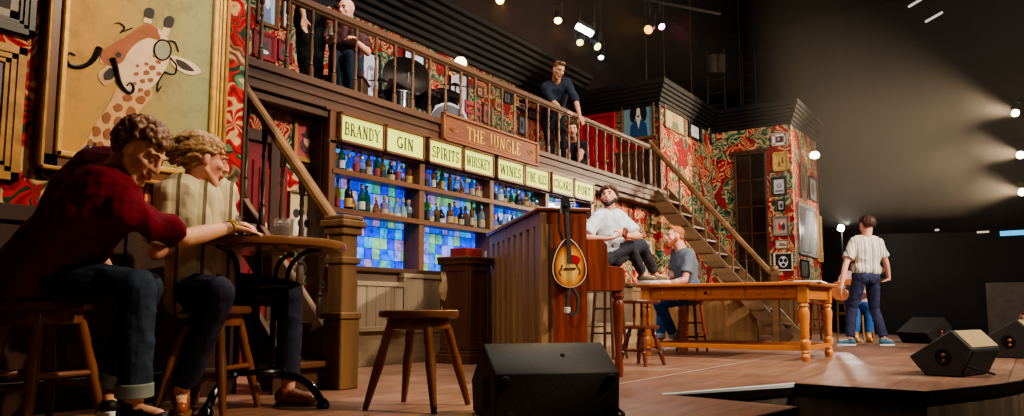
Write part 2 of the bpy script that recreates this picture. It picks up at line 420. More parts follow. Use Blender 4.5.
# balcony back wall
mb = MB(); mb.mm((1.5, 7.3, ZB), (XA, 7.4, 4.4)); struct('wall_balcony', mb, wallpaper('jungle_wallpaper_balcony', 2.4, 17.0, .6))  # same pattern, colours dimmed to paint in the balcony's shade
mb = MB()
for k in range(7): mb.mm((0.5, 7.3 - .05 - .07 * k, 4.38 + .085 * k), (XA + .02, 7.5, 4.46 + .085 * k))
struct('trim_5', mb, SOFFIT, .01)
# alcove wall A with the balcony door, B beside the stairs, C window wall, D tower side
mb = MB(); mb.mm((XA, YA, 0), (XA + .1, 7.4, 4.35)); struct('wall_alcove', mb, WP_R)
mb = MB(); mb.mm((XA + .1, YA, 0), (XC + .1, YA + .1, 4.35)); struct('wall_stair', mb, WP_R)
mb = MB(); mb.mm((XC, YD, 0), (XC + .1, YA, 4.35)); struct('wall_right', mb, WP_R)
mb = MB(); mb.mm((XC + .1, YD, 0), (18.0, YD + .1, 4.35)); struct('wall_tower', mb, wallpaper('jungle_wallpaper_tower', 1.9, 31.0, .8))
def cornice(name, x0, y0, x1, y1, ox, oy):
    """stepped crown between two wall ends, growing outward along (ox, oy)"""
    mb = MB()
    for k in range(6):
        e = .03 + .035 * k; z0 = 4.2 + .07 * k
        a = [min(x0, x1), min(y0, y1), z0]; b = [max(x0, x1), max(y0, y1), z0 + (.068 if k < 5 else .1)]
        if ox: a[0 if ox < 0 else 0] = min(x0, x0 + ox * e); b[0] = max(x0 + .1, x0 + ox * e); a[1] -= e; b[1] += .0
        if oy: a[1] = min(y0, y0 + oy * e); b[1] = y0 + .1
        if ox and ox < 0: a[0] = x0 - e
        mb.mm(a, b)
    struct(name, mb, SOFFIT, .006)
cornice('trim_6', XA, YA, XA, 7.3, -1, 0)
cornice('trim_7', XA + .1, YA, XC - .24, YA, 0, -1)
cornice('trim_8', XC, YD, XC, YA, -1, 0)
cornice('trim_9', XC + .1, YD, 18.0, YD, 0, -1)
# corner strips and wainscots
mb = MB(); mb.mm((XA - .035, YA - .035, 2.2), (XA + .03, YA + .0, 4.2)); struct('trim_10', mb, DKWOODZ)
mb = MB(); mb.mm((XA - .04, YA + .02, ZB), (XA - .0, 6.45, 3.36)); mb.mm((XA - .06, YA, 3.34), (XA, 6.45, 3.40))
for k in range(9): mb.mm((XA - .05, YA + .04 + k * .11, ZB), (XA - .03, YA + .05 + k * .11, 3.35))
struct('baseboard_alcove', mb, wood('alcove_wainscot', s2l(92, 62, 42), 'z', .5))
def wainscot(name, axis, fixed, a0, a1, h, npan):
    mb = MB(); L_ = a1 - a0
    def seg(u0, u1, z0, z1, t):
        if axis == 'x': mb.mm((fixed - t, u0, z0), (fixed, u1, z1))
        else: mb.mm((u0, fixed - t, z0), (u1, fixed, z1))
    seg(a0, a1, 0, h, .03); seg(a0, a1, 0, .14, .06); seg(a0, a1, h - .06, h, .07)
    for k in range(npan + 1):
        u = a0 + L_ * k / npan; seg(max(a0, u - .05), min(a1, u + .05), .14, h - .06, .05)
    seg(a0, a1, .14, .22, .05); seg(a0, a1, h - .14, h - .06, .05)
    struct(name, mb, WAINS, .004)
wainscot('baseboard_right', 'x', XC, YD, YA, .95, 3)
wainscot('baseboard_stair', 'y', YA, XA + .1, XC - .08, .95, 4)
wainscot('baseboard_back', 'y', YB + .02, 11.1, XA - .1, .95, 3)
wainscot('baseboard_tower', 'y', YD, XC + .1, 18.0, .95, 4)
# tall dark window on C
mb = MB(); yl, yr = 4.99, 4.42
mb.mm((XC - .012, yr, .95), (XC, yl, 3.66)); w1 = struct('window_1', mb, mat('dark_window_glass', s2l(12, 11, 12), .15, var=.3, spec=.6))
W[w1] = Matrix.Translation(w1.location)
mb = MB(); fr = .045
mb.mm((XC - .05, yr - fr, .95), (XC, yr, 3.71)); mb.mm((XC - .05, yl, .95), (XC, yl + fr, 3.71)); mb.mm((XC - .05, yr, 3.66), (XC, yl, 3.71)); mb.mm((XC - .07, yr - .08, 3.70), (XC, yl + .08, 3.75))
mb.build('window_frame', DKWOODZ, w1, .004)
mb = MB(); ym = (yl + yr) / 2
mb.mm((XC - .03, ym - .012, .95), (XC - .01, ym + .012, 3.66))
for k in range(1, 5): mb.mm((XC - .03, yr, .95 + k * .545 - .01), (XC - .01, yl, .95 + k * .545 + .01))
mb.build('glazing_bar', DKWOODZ, w1)
# doors
def door_x(name, y0, y1, z0, z1, m):
    mb = MB(); mb.mm((XA - .03, y0, z0), (XA, y1, z1)); t = struct(name, mb, m); W[t] = Matrix.Translation(t.location)
    w = y1 - y0; h = z1 - z0
    mb = MB()
    for (a, b2) in ((.08, .45), (.55, .92)):
        for (c, d2) in ((.08, .40), (.46, .70), (.76, .93)):
            ya, yb2, za, zb = y0 + w * a, y0 + w * b2, z0 + h * c, z0 + h * d2
            mb.mm((XA - .045, ya, za), (XA - .03, yb2, zb)); mb.mm((XA - .05, ya + .04, za + .04), (XA - .04, yb2 - .04, zb - .04))
    mb.build('door_panel', m, t, .005)
    mb = MB()
    mb.mm((XA - .06, y0 - .07, z0), (XA, y0, z1 + .07)); mb.mm((XA - .06, y1, z0), (XA, y1 + .07, z1 + .07)); mb.mm((XA - .06, y0, z1), (XA, y1, z1 + .07))
    mb.build('door_frame', m, t, .006)
    mb = MB(); mb.ell((XA - .08, y0 + .09, z0 + h * .45), .035); mb.build('door_knob', BRASS, t)
door_x('door_1', 6.42, 7.06, ZB, 4.12, REDDOOR)
t0 = pY(238, 300, YB).x; t1 = pY(262, 300, YB).x
mb = MB(); mb.mm((t0 - .55, YB - .02, 0), (t1, YB + .02, 1.96)); dd = struct('door_2', mb, REDDARK); W[dd] = Matrix.Translation(dd.location)
mb = MB()
for xa in (t0 - .45, t0 + .08):
    for za, zb in ((.15, .85), (.98, 1.8)): mb.mm((xa, YB - .035, za), (xa + .38, YB - .02, zb)); mb.mm((xa + .06, YB - .045, za + .06), (xa + .32, YB - .03, zb - .06))
mb.build('door_panel', REDDARK, dd, .006)
mb = MB(); mb.mm((t1, YB - .06, 0), (t1 + .1, YB + .02, 2.06)); mb.mm((t0 - .6, YB - .06, 1.96), (t1, YB + .02, 2.06)); mb.build('door_frame', DKWOODZ, dd, .006)
mb = MB(); mb.ell((t1 - .06, YB - .07, 1.2), (.02, .03, .07)); mb.build('door_handle', CREAM, dd)
# far dark walls, loft, masking
mb = MB(); mb.mm((20.5, -16, -1), (20.6, 9, 10)); struct('wall_rear', mb, DRAPE)
mb = MB(); mb.mm((-6, -16, 8.0), (24, 9, 8.1)); struct('ceiling', mb, mat('loft_black', s2l(36, 28, 26), .9))
mb = MB(); mb.mm((.5, 7.45, 4.9), (20.5, 7.5, 8.0)); struct('wall_loft', mb, mat('loft_wall', s2l(52, 36, 34), .95, var=.3, scale=1.5))
q0, q1, q2 = fl(879, 17.6), fl(1062, 15.4), None
mb = MB(); d = (q1 - q0).normalized(); 
mb.bar(q0 + V((0, 0, .7)), q1 + V((0, 0, .55)), .06, 3.0); 
struct('wall_masking', mb, mat('black_flat', s2l(44, 38, 34), .75, var=.3, scale=1.5))

# ================================================================ lettering (own serif stroke alphabet, height 1, widths per letter)
S_, T_ = .15, .075   # thick and thin
def arc(cx, cy, rx, ry, a0, a1, n=10):
    return [(cx + rx * math.cos(R(a0 + (a1 - a0) * i / n)), cy + ry * math.sin(R(a0 + (a1 - a0) * i / n))) for i in range(n + 1)]
GLYPH = {
 'A': (.78, [([(.08, 0), (.38, 1)], T_), ([(.38, 1), (.68, 0)], S_), ([(.2, .34), (.58, .34)], T_)], [(.08, 0), (.68, 0)]),
 'B': (.66, [([(.14, 0), (.14, 1)], S_), ([(.14, .97), (.36, .97)] + arc(.36, .75, .17, .22, 90, -90) + [(.14, .53)], T_), ([(.14, .53), (.38, .53)] + arc(.38, .28, .2, .25, 90, -90) + [(.14, .03)], .1)], [(.1, 0), (.1, 1)]),
 'C': (.7, [(arc(.4, .5, .32, .46, 48, 312, 16), .11), ([(.62, .98), (.62, .72)], T_)], []),
 'D': (.74, [([(.14, 0), (.14, 1)], S_), ([(.14, .97), (.3, .97)] + arc(.3, .5, .34, .47, 90, -90, 14) + [(.14, .03)], .1)], [(.1, 0), (.1, 1)]),
 'E': (.62, [([(.14, 0), (.14, 1)], S_), ([(.14, .97), (.54, .97)], T_), ([(.14, .52), (.44, .52)], T_), ([(.14, .03), (.56, .03)], T_), ([(.54, .97), (.54, .8)], T_), ([(.56, .03), (.56, .2)], T_)], [(.1, 0), (.1, 1)]),
 'F': (.58, [([(.14, 0), (.14, 1)], S_), ([(.14, .97), (.54, .97)], T_), ([(.14, .52), (.42, .52)], T_), ([(.54, .97), (.54, .8)], T_)], [(.14, 0), (.1, 1)]),
 'G': (.76, [(arc(.4, .5, .33, .46, 50, 330, 16), .11), ([(.64, .4), (.64, .08)], S_), ([(.5, .42), (.74, .42)], T_)], []),
 'H': (.8, [([(.16, 0), (.16, 1)], S_), ([(.64, 0), (.64, 1)], S_), ([(.16, .52), (.64, .52)], T_)], [(.16, 0), (.16, 1), (.64, 0), (.64, 1)]),
 'I': (.36, [([(.18, 0), (.18, 1)], S_)], [(.18, 0), (.18, 1)]),
 'J': (.46, [([(.28, 1), (.28, .2)] + arc(.15, .2, .13, .2, 0, -150, 8), .12)], [(.28, 1)]),
 'K': (.76, [([(.16, 0), (.16, 1)], S_), ([(.2, .42), (.6, 1)], T_), ([(.32, .56), (.66, 0)], S_)], [(.16, 0), (.16, 1), (.62, 1), (.66, 0)]),
 'L': (.6, [([(.16, 0), (.16, 1)], S_), ([(.16, .03), (.54, .03)], T_), ([(.54, .03), (.54, .24)], T_)], [(.14, 0), (.16, 1)]),
 'N': (.8, [([(.16, 0), (.16, 1)], T_), ([(.16, 1), (.64, 0)], S_), ([(.64, 0), (.64, 1)], T_)], [(.16, 0), (.14, 1), (.64, 1)]),
 'O': (.8, [(arc(.4, .5, .31, .46, 0, 360, 20), .11)], []),
 'P': (.62, [([(.16, 0), (.16, 1)], S_), ([(.16, .97), (.34, .97)] + arc(.34, .72, .2, .25, 90, -90) + [(.16, .47)], .09)], [(.16, 0), (.12, 1)]),
 'R': (.72, [([(.16, 0), (.16, 1)], S_), ([(.16, .97), (.34, .97)] + arc(.34, .73, .19, .24, 90, -90) + [(.16, .49)], .09), ([(.34, .49), (.66, 0)], S_)], [(.16, 0), (.12, 1), (.66, 0)]),
 'S': (.58, [(arc(.3, .74, .19, .22, 30, 270, 10)[:-1] + arc(.29, .27, .21, .25, 90, -150, 12), .1), ([(.48, .98), (.48, .76)], .05), ([(.09, .04), (.09, .26)], .05)], []),
 'T': (.7, [([(.35, 0), (.35, 1)], S_), ([(.06, .97), (.64, .97)], T_), ([(.06, .97), (.06, .78)], T_), ([(.64, .97), (.64, .78)], T_)], [(.35, 0)]),
 'U': (.78, [([(.18, 1), (.18, .3)] + arc(.39, .3, .21, .28, 180, 360, 10) + [(.6, 1)], .11)], [(.18, 1), (.6, 1)]),
 'W': (1.05, [([(.08, 1), (.3, 0)], S_), ([(.3, 0), (.52, .95)], T_), ([(.52, .95), (.74, 0)], S_), ([(.74, 0), (.95, 1)], T_)], [(.08, 1), (.52, .98), (.95, 1)]),
 'Y': (.74, [([(.08, 1), (.37, .46)], S_), ([(.66, 1), (.37, .46)], T_), ([(.37, .46), (.37, 0)], S_)], [(.08, 1), (.66, 1), (.37, 0)]),
 ' ': (.42, [], []),
}
def lettering(mb, text, o, u, v, w, h, depth):
    """text centred at o, running along unit u, up v, letter height h, squeezed to width w; raised by vector depth"""
    o, u, v, depth = V(o), V(u), V(v), V(depth)
    gap = .1; tot = sum(GLYPH[c][0] + gap for c in text) - gap
    sx = min(h, w / tot); x = -tot * sx / 2
    P = lambda a, b: o + u * (x + a * sx) + v * ((b - .5) * h)
    for c in text:
        wd, strokes, serif = GLYPH[c]
        for pts, t in strokes:
            for (a0, b0), (a1, b1) in zip(pts, pts[1:]):
                p, q = P(a0, b0), P(a1, b1); d = q - p
                if d.length < 1e-6: continue
                d.normalize(); n = (v * d.dot(u) - u * d.dot(v)); n.normalize()
                e = d * t * sx * .2; n *= t * sx / 2
                mb.prism([p - e - n, q + e - n, q + e + n, p - e + n], depth)
        for (a, b) in serif:
            p = P(a, b); hw = .14 * sx; tt = .035 * h
            b0 = tt * (0 if b < .5 else -1)
            p = p + v * (.0 if b < .5 else 0)
            mb.prism([p - u * hw + v * (b0), p + u * hw + v * (b0), p + u * hw + v * (b0 + tt), p - u * hw + v * (b0 + tt)], depth)
        x += (wd + gap) * sx
# ================================================================ bar shelves
SHW = wood('bar_shelf_wood_x', s2l(104, 66, 42), 'x', .4); SHZ = wood('bar_shelf_wood_z', s2l(100, 64, 40), 'z', .4)
X0 = pY(336, 150, YB - .29).x; BW = (pY(595, 200, YB - .29).x - X0) / 4
ups = [X0 + BW * i for i in range(5)]
XE = ups[4]
shelf = root_of('bar_shelf_unit', 'tall wooden back-bar shelving in four bays with glowing blue stained-glass squares behind', 'shelf', (X0 + 2.67, YB, 0))
for i, x in enumerate(ups):
    mb = MB(); mb.mm((x - .042, YB - .25, .89), (x + .042, YB, 2.36)); mb.build('upright', SHZ, shelf, .006)
mb = MB(); mb.mm((pY(321, 200, YB - .16).x, YB - .16, 0), (X0 - .06, YB, 2.28)); struct('trim_11', mb, DKWOODZ, .006)
for z, nm in ((1.80, 'shelf'), (1.435, 'shelf')):
    mb = MB(); mb.mm((X0, YB - .25, z - .03), (XE, YB - .03, z)); mb.mm((X0, YB - .262, z - .04), (XE, YB - .24, z + .012)); mb.build(nm, SHW, shelf, .004)
mb = MB(); mb.mm((X0 - .1, YB - .255, 2.345), (XE + .1, YB, 2.375)); mb.mm((X0 - .05, YB - .25, 2.04), (XE + .05, YB - .2, 2.075)); mb.mm((X0, YB - .265, .89), (XE, YB, .915)); mb.build('rail', SHW, shelf, .005)
mb = MB(); mb.mm((X0, YB - .03, .9), (XE, YB - .01, 2.06)); mb.build('glass_tile_panel', tile_glass('stained_glass_squares', 1.25), shelf)
# ---- signs
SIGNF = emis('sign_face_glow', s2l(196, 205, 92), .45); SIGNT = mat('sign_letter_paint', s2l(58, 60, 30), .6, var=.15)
names = ['BRANDY', 'GIN', 'SPIRITS', 'WHISKEY', 'WINES', 'FINE ALES', 'CIGARS', 'PORT']
for i, t in enumerate(names):
    bay, k = divmod(i, 2)
    xa = ups[bay] + .055 + k * (BW - .05) / 2; xb = xa + (BW - .05) / 2 - .05; xc = (xa + xb) / 2; zc = 2.2
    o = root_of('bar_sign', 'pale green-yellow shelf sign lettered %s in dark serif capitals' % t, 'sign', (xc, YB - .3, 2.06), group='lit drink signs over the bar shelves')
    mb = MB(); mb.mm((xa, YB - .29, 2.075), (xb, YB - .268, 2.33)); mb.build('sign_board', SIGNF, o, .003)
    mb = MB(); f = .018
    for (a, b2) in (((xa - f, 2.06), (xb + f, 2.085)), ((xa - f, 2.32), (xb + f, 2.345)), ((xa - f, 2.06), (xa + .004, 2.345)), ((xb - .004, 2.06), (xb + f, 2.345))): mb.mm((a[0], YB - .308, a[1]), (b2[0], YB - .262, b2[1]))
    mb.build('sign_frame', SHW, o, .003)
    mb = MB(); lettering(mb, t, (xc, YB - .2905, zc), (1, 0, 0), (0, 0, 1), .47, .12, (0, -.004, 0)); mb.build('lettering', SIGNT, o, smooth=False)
# ---- THE JUNGLE sign on the fascia
p0, p1 = pY(443, 123, 5.3), pY(538, 150, 5.3)
xa, xb = p0.x, p1.x; xc = (xa + xb) / 2; zb_, zt_ = 2.352, 2.665
o = root_of('hanging_sign', 'long red-brown wooden sign lettered THE JUNGLE in gold capitals', 'sign', (xc, 5.3, zb_))
mb = MB(); mb.mm((xa, 5.30, zb_), (xb, 5.335, zt_)); mb.build('sign_board', wood('jungle_sign_wood', s2l(122, 66, 42), 'x', .5), o, .004)
GOLD = mat('gold_paint', s2l(214, 172, 92), .4, .3, var=.15)
mb = MB()
for (a, b2) in (((xa, zb_), (xb, zb_ + .03)), ((xa, zt_ - .03), (xb, zt_)), ((xa, zb_), (xa + .035, zt_)), ((xb - .035, zb_), (xb, zt_))): mb.mm((a[0], 5.28, a[1]), (b2[0], 5.32, b2[1]))
mb.build('sign_frame', wood('jungle_sign_frame', s2l(140, 84, 52), 'x', .45), o, .006)
mb = MB(); e = .06
for (a, b2) in (((xa + e, zb_ + e - .004), (xb - e, zb_ + e + .002)), ((xa + e, zt_ - e - .002), (xb - e, zt_ - e + .004)), ((xa + e, zb_ + e), (xa + e + .006, zt_ - e)), ((xb - e - .006, zb_ + e), (xb - e, zt_ - e))): mb.mm((a[0], 5.296, a[1]), (b2[0], 5.301, b2[1]))
for sx in (-1, 1):
    c = V((xc + sx * (xb - xa) * .38, 5.296, (zb_ + zt_) / 2))
    for a0 in (0, 1):
        pts = [c + V((sx * (.07 - .022 * a), 0, 0)) * (1) + V((math.cos(a * 2 + a0 * 3.1) * .045, 0, math.sin(a * 2 + a0 * 3.1) * .03)) for a in [k * .25 for k in range(13)]]
        mb.tube(pts, .004, 5)
mb.build('gold_border', mat('dull_gold', s2l(170, 120, 66), .5, .2, var=.2), o)
mb = MB(); lettering(mb, 'THE JUNGLE', (xc, 5.299, (zb_ + zt_) / 2), (1, 0, 0), (0, 0, 1), (xb - xa) * .62, .15, (0, -.006, 0)); mb.build('lettering', GOLD, o, smooth=False)
# ---- bottles
def glassm(name, c, rough=.08):
    m, nt, b, out = nodes_of(name); b.inputs['Base Color'].default_value = (*c, 1); b.inputs['Roughness'].default_value = rough
    b.inputs['Transmission Weight'].default_value = .8; b.inputs['IOR'].default_value = 1.3
    nz = N(nt, 'ShaderNodeTexNoise', i_Scale=25.0); rp = ramp(nt, [(.3, tuple(x * .7 for x in c)), (.7, c)])
    nt.links.new(nz.outputs['Fac'], rp.inputs[0]); nt.links.new(rp.outputs[0], b.inputs['Base Color']); return m
GL = {'clear': glassm('clear_bottle_glass', s2l(190, 205, 215)), 'green': glassm('green_bottle_glass', s2l(40, 130, 60)), 'amber': glassm('amber_bottle_glass', s2l(190, 110, 40)), 'dark': glassm('dark_bottle_glass', s2l(28, 26, 26), .2), 'blue': glassm('blue_bottle_glass', s2l(70, 120, 200)), 'pink': glassm('rose_bottle_glass', s2l(200, 140, 140))}
LAB = {'cream': mat('cream_label', s2l(150, 132, 100), .7, var=.35, scale=60), 'white': mat('white_label', s2l(168, 166, 160), .7, var=.3, scale=60), 'gold': mat('gold_label', s2l(160, 120, 56), .5, var=.3, scale=60), 'black': mat('black_label', s2l(30, 28, 30), .6, var=.3, scale=60), 'red': mat('red_label', s2l(120, 40, 36), .6, var=.3, scale=60)}
CAPM = {'black': mat('black_cap', s2l(20, 20, 22), .4), 'gold': mat('gold_cap', s2l(196, 160, 80), .35, .6), 'red': mat('red_cap', s2l(96, 26, 26), .4), 'silver': mat('silver_cap', s2l(190, 190, 196), .3, .7), 'cork': mat('cork_stopper', s2l(170, 130, 90), .8)}
SHAPES = {
 'tall': [(.034, 0), (.037, .006), (.037, .165), (.033, .19), (.014, .215), (.0125, .265), (.0145, .268), (.0145, .28)],
 'squat': [(.039, 0), (.043, .008), (.043, .11), (.039, .135), (.018, .155), (.016, .195), (.019, .198), (.019, .21)],
 'shouldered': [(.038, 0), (.041, .006), (.041, .15), (.036, .172), (.016, .185), (.0145, .235), (.017, .237), (.017, .25)],
 'slim': [(.026, 0), (.029, .006), (.029, .18), (.024, .21), (.012, .235), (.011, .285), (.013, .287), (.013, .30)],
 'decanter': [(.04, 0), (.044, .01), (.041, .07), (.027, .12), (.014, .145), (.013, .185), (.018, .19), (.016, .2)],
}
ADJ = {'tall': 'tall', 'squat': 'squat', 'shouldered': 'square-shouldered', 'slim': 'slim', 'decanter': 'round-bellied'}
ORD = ['first', 'second', 'third', 'fourth', 'fifth', 'sixth', 'seventh', 'eighth', 'ninth', 'tenth', 'eleventh', 'twelfth']
_bc = {}
def bottle_meshes(shape, gl, lab, cp):
    key = (shape, gl, lab, cp)
    if key in _bc: return _bc[key]
    pr = SHAPES[shape]; H = pr[-1][1]; rb = pr[2][0]
    a = MB(); a.lathe(pr, (0, 0, 0), 12); ma = a.mesh('bottle_glass'); ma.materials.append(GL[gl])
    z0, z1 = pr[2][1] * .25, pr[2][1] * .72
    rr = (lambda z: rb + .0012) if shape != 'decanter' else (lambda z: (.0445 if z < .04 else .043))
    b = MB(); b.lathe([(rb + .0002, z0), (rr(z0), z0 + .001), (rr(z1), z1 - .001), (rb * .97, z1)], (0, 0, 0), 12); mb_ = b.mesh('label'); mb_.materials.append(LAB[lab])
    c = MB(); c.lathe([(pr[-1][0] * .98, H - .03), (pr[-1][0] * 1.12, H - .028), (pr[-1][0] * 1.12, H + .008), (pr[-1][0] * .8, H + .012)], (0, 0, 0), 10); mc = c.mesh('cap'); mc.materials.append(CAPM[cp])
    _bc[key] = (ma, mb_, mc); return _bc[key]
def put_bottle(x, y, z, key, sc, label, group):
    o = root_of('bottle', label, 'bottle', (x, y, z), rng.uniform(0, 6), group)
    o.scale = (sc, sc, sc)
    for me, nm in zip(bottle_meshes(*key), ('bottle_glass', 'paper_label', 'cap')):
        c = bpy.data.objects.new(nm, me); COL.objects.link(c); c.parent = o
sh_l = ['tall', 'squat', 'shouldered', 'slim', 'decanter', 'tall', 'shouldered']
gl_l = ['clear', 'green', 'amber', 'dark', 'clear', 'amber', 'blue', 'clear', 'green', 'pink']
# bays seen over the counter: (bay, sub-bay sign, first x offset)
for zsh, shn in ((1.80, 'upper'), (1.435, 'lower')):
    for i, t in enumerate(names):
        bay, k = divmod(i, 2)
        if i >= 6 or (i == 5 and zsh < 1.6): continue
        n = 6
        xa = ups[bay] + .055 + k * (BW - .07) / 2
        for j in range(n):
            x = xa + ((BW - .12) / 2) * (j + .5) / n
            s = rng.choice(sh_l); g = rng.choice(gl_l); lb = rng.choice(list(LAB)); cp = rng.choice(list(CAPM))
            if zsh < 1.6 and i == 0 and j in (2,): s, g, lb = 'tall', 'dark', 'gold'
            if zsh < 1.6 and i == 0 and j in (4, 5): s, g = 'tall', 'green'
            gn = {'clear': 'clear glass', 'green': 'green glass', 'amber': 'amber', 'dark': 'black glass', 'blue': 'blue glass', 'pink': 'rosy glass'}[g]
            put_bottle(x, YB - .13 + rng.uniform(-.03, .02), zsh + .0005, (s, g, lb, cp), rng.uniform(.92, 1.08),
                       '%s %s bottle with %s label, %s along the %s shelf under %s' % (ADJ[s], gn, lb, ORD[j], shn, t), 'bottles on the back-bar shelves')
# ---- bar counter with plank panels
YC = 5.0
o = root_of('bar_counter', 'long low wooden bar counter clad in weathered grey-brown planks below the glowing tiles', 'counter', (7.6, YC, 0))
mb = MB(); mb.mm((4.85, YC, 0), (10.7, YC + .26, .84)); mb.build('counter_body', wood('counter_body_wood', s2l(98, 78, 58), 'x', .6), o)
mb = MB(); mb.mm((4.8, YC - .05, .84), (10.75, YC + .31, .885)); mb.build('counter_top', DKWOOD, o, .008)
mb = MB(); mb.mm((4.84, YC - .05, 0), (10.7, YC, .30)); mb.mm((4.84, YC - .06, .28), (10.7, YC, .315)); mb.build('plinth', wood('plinth_planks', s2l(148, 124, 94), 'x', .6), o, .004)
for i, (xa, xb, z0, z1, t) in enumerate(((4.9, 5.5, .32, .74, .10), (5.54, 6.36, .36, .83, .07), (6.6, 7.3, .32, .80, .05), (7.4, 8.3, .32, .80, .05), (8.4, 9.4, .32, .80, .05))):
    mb = MB()
    nb = max(4, int((xb - xa) / .1))
    for k in range(nb):
        u0, u1 = xa + (xb - xa) * k / nb, xa + (xb - xa) * (k + 1) / nb
        mb.mm((u0 + .002, YC - t, z0), (u1 - .002, YC, z1))
    mb.m = 1; mb.mm((xa - .01, YC - t - .012, z1 - .03), (xb + .01, YC, z1 + .01)); mb.mm((xa - .01, YC - t - .012, z0 - .01), (xb + .01, YC, z0 + .03))
    mb.build('plank_panel', [PANELW, wood('panel_rail_%s' % 'abcde'[i], s2l(150, 126, 96), 'x', .6)], o, .003)
# ---- dark host stand in front of the bar with a red box, tan cloth at its side
c = fl(465, 7.5); zt = 1.0
o = root_of('host_stand', 'dark brown panelled wooden stand between the bar counter and the piano', 'stand', (c.x, c.y, 0))
DST = wood('stand_wood', s2l(84, 50, 32), 'z', .4)
xf = Matrix.Translation(c) @ Matrix.Rotation(R(0), 4, 'Z')
mb = MB(xf); mb.mm((-.17, -.17, .08), (.17, .17, zt - .06)); mb.build('stand_body', DST, o, .006)
mb = MB(xf); mb.mm((-.2, -.2, zt - .035), (.2, .2, zt)); mb.mm((-.195, -.195, zt - .075), (.195, .195, zt - .03)); mb.build('stand_top', DST, o, .008)
mb = MB(xf); mb.mm((-.2, -.2, 0), (.2, .2, .09)); mb.mm((-.185, -.185, .09), (.185, .185, .12)); mb.build('stand_base', DST, o, .008)
mb = MB(xf)
for rz in (0, 90, 180, 270):
    m_ = xf @ Matrix.Rotation(R(rz), 4, 'Z'); b2 = MB(m_)
    b2.mm((-.165, -.18, .13), (-.12, -.165, zt - .08)); b2.mm((.12, -.18, .13), (.165, -.165, zt - .08)); b2.mm((-.12, -.18, zt - .14), (.12, -.165, zt - .08)); b2.mm((-.12, -.18, .13), (.12, -.165, .2))
    mb.xf = None; mb.add(b2.v, b2.f)
mb.build('panel_moulding', DST, o, .004)
xf2 = xf
mb = MB(xf2); mb.mm((-.12, -.1, zt), (.13, .1, zt + .085)); b0 = mb.build('box', mat('red_leather_box', s2l(140, 48, 36), .5), None, .006); tag(b0, 'low red-brown box lying on the dark host stand', 'box')
# cloth sack hanging on the left side of the stand
mb = MB(); q = fl(444, 7.45)
pr = []
for k in range(9):
    z = .46 + .42 * k / 8; r = .022 + .03 * math.sin(math.pi * min(1, (1 - k / 8) * 1.3)); pr.append((r, z))
mb.lathe([(0.02, .45)] + pr + [(.02, .89)], q, 14)
for v_ in mb.v:
    a = noise.noise(v_ * 14) * .03; v_.x += a; v_.y -= a
o2 = mb.build('cloth', mat('tan_cloth', s2l(176, 142, 104), .9, var=.25, scale=14, bump=.4), None); tag(o2, 'tan cloth hanging beside the dark host stand', 'cloth')
# ================================================================ balcony rail and the two staircases
BALW = wood('baluster_wood', s2l(104, 72, 46), 'z', .45)
RAILX = wood('balcony_rail_wood', s2l(96, 66, 46), 'x', .45)
def baluster_prof(h, r=.02):
    P = [(1.15, 0), (1.15, .16), (.7, .18), (1.0, .2), (.6, .23), (.95, .42), (.65, .55), (.55, .62), (.95, .66), (.6, .69), (.75, .72), (.6, .8), (1.0, .82), (1.0, 1)]
    return [(a * r, b * h) for a, b in P]
o = root_of('balcony_railing', 'long dark wooden balcony railing with turned balusters above the bar signs', 'railing', (8, 5.45, ZB))
YR = 5.45
mb = MB(); mb.bar((2.4, YR, 3.32), (12.42, YR, 3.32), .075, .07); mb.bar((2.4, YR, 3.275), (12.42, YR, 3.275), .045, .03); mb.build('handrail', RAILX, o, .012)
mb = MB(); mb.bar((2.4, YR, ZB + .06), (12.42, YR, ZB + .06), .05, .05); mb.build('bottom_rail', RAILX, o, .006)
bme = None
xs = [3.95 + .283 * k for k in range(31)]
for x in xs:
    if 3.5 < x < 3.6: continue
    mb = MB(); mb.lathe(baluster_prof(3.27 - ZB - .08, .021), (x, YR, ZB + .08), 10); mb.build('baluster', BALW, o)
def newel(mb, x, y, z0, z1, w, cap=True):
    mb.mm((x - w / 2, y - w / 2, z0), (x + w / 2, y + w / 2, z1 - .07))
    b = w * .62
    mb.mm((x - b, y - b, z0), (x + b, y + b, z0 + (z1 - z0) * .40)); mb.mm((x - b * 1.12, y - b * 1.12, z0 + (z1 - z0) * .40), (x + b * 1.12, y + b * 1.12, z0 + (z1 - z0) * .44))
    mb.mm((x - b, y - b, z0 + (z1 - z0) * .72), (x + b, y + b, z0 + (z1 - z0) * .76))
    mb.mm((x - b * 1.05, y - b * 1.05, z1 - .12), (x + b * 1.05, y + b * 1.05, z1 - .07)); mb.mm((x - b * 1.3, y - b * 1.3, z1 - .07), (x + b * 1.3, y + b * 1.3, z1 - .025))
    mb.prism([(x - b * 1.1, y - b * 1.1, z1 - .025), (x + b * 1.1, y - b * 1.1, z1 - .025), (x + b * 1.1, y + b * 1.1, z1 - .025), (x - b * 1.1, y + b * 1.1, z1 - .025)], (0, 0, .03))
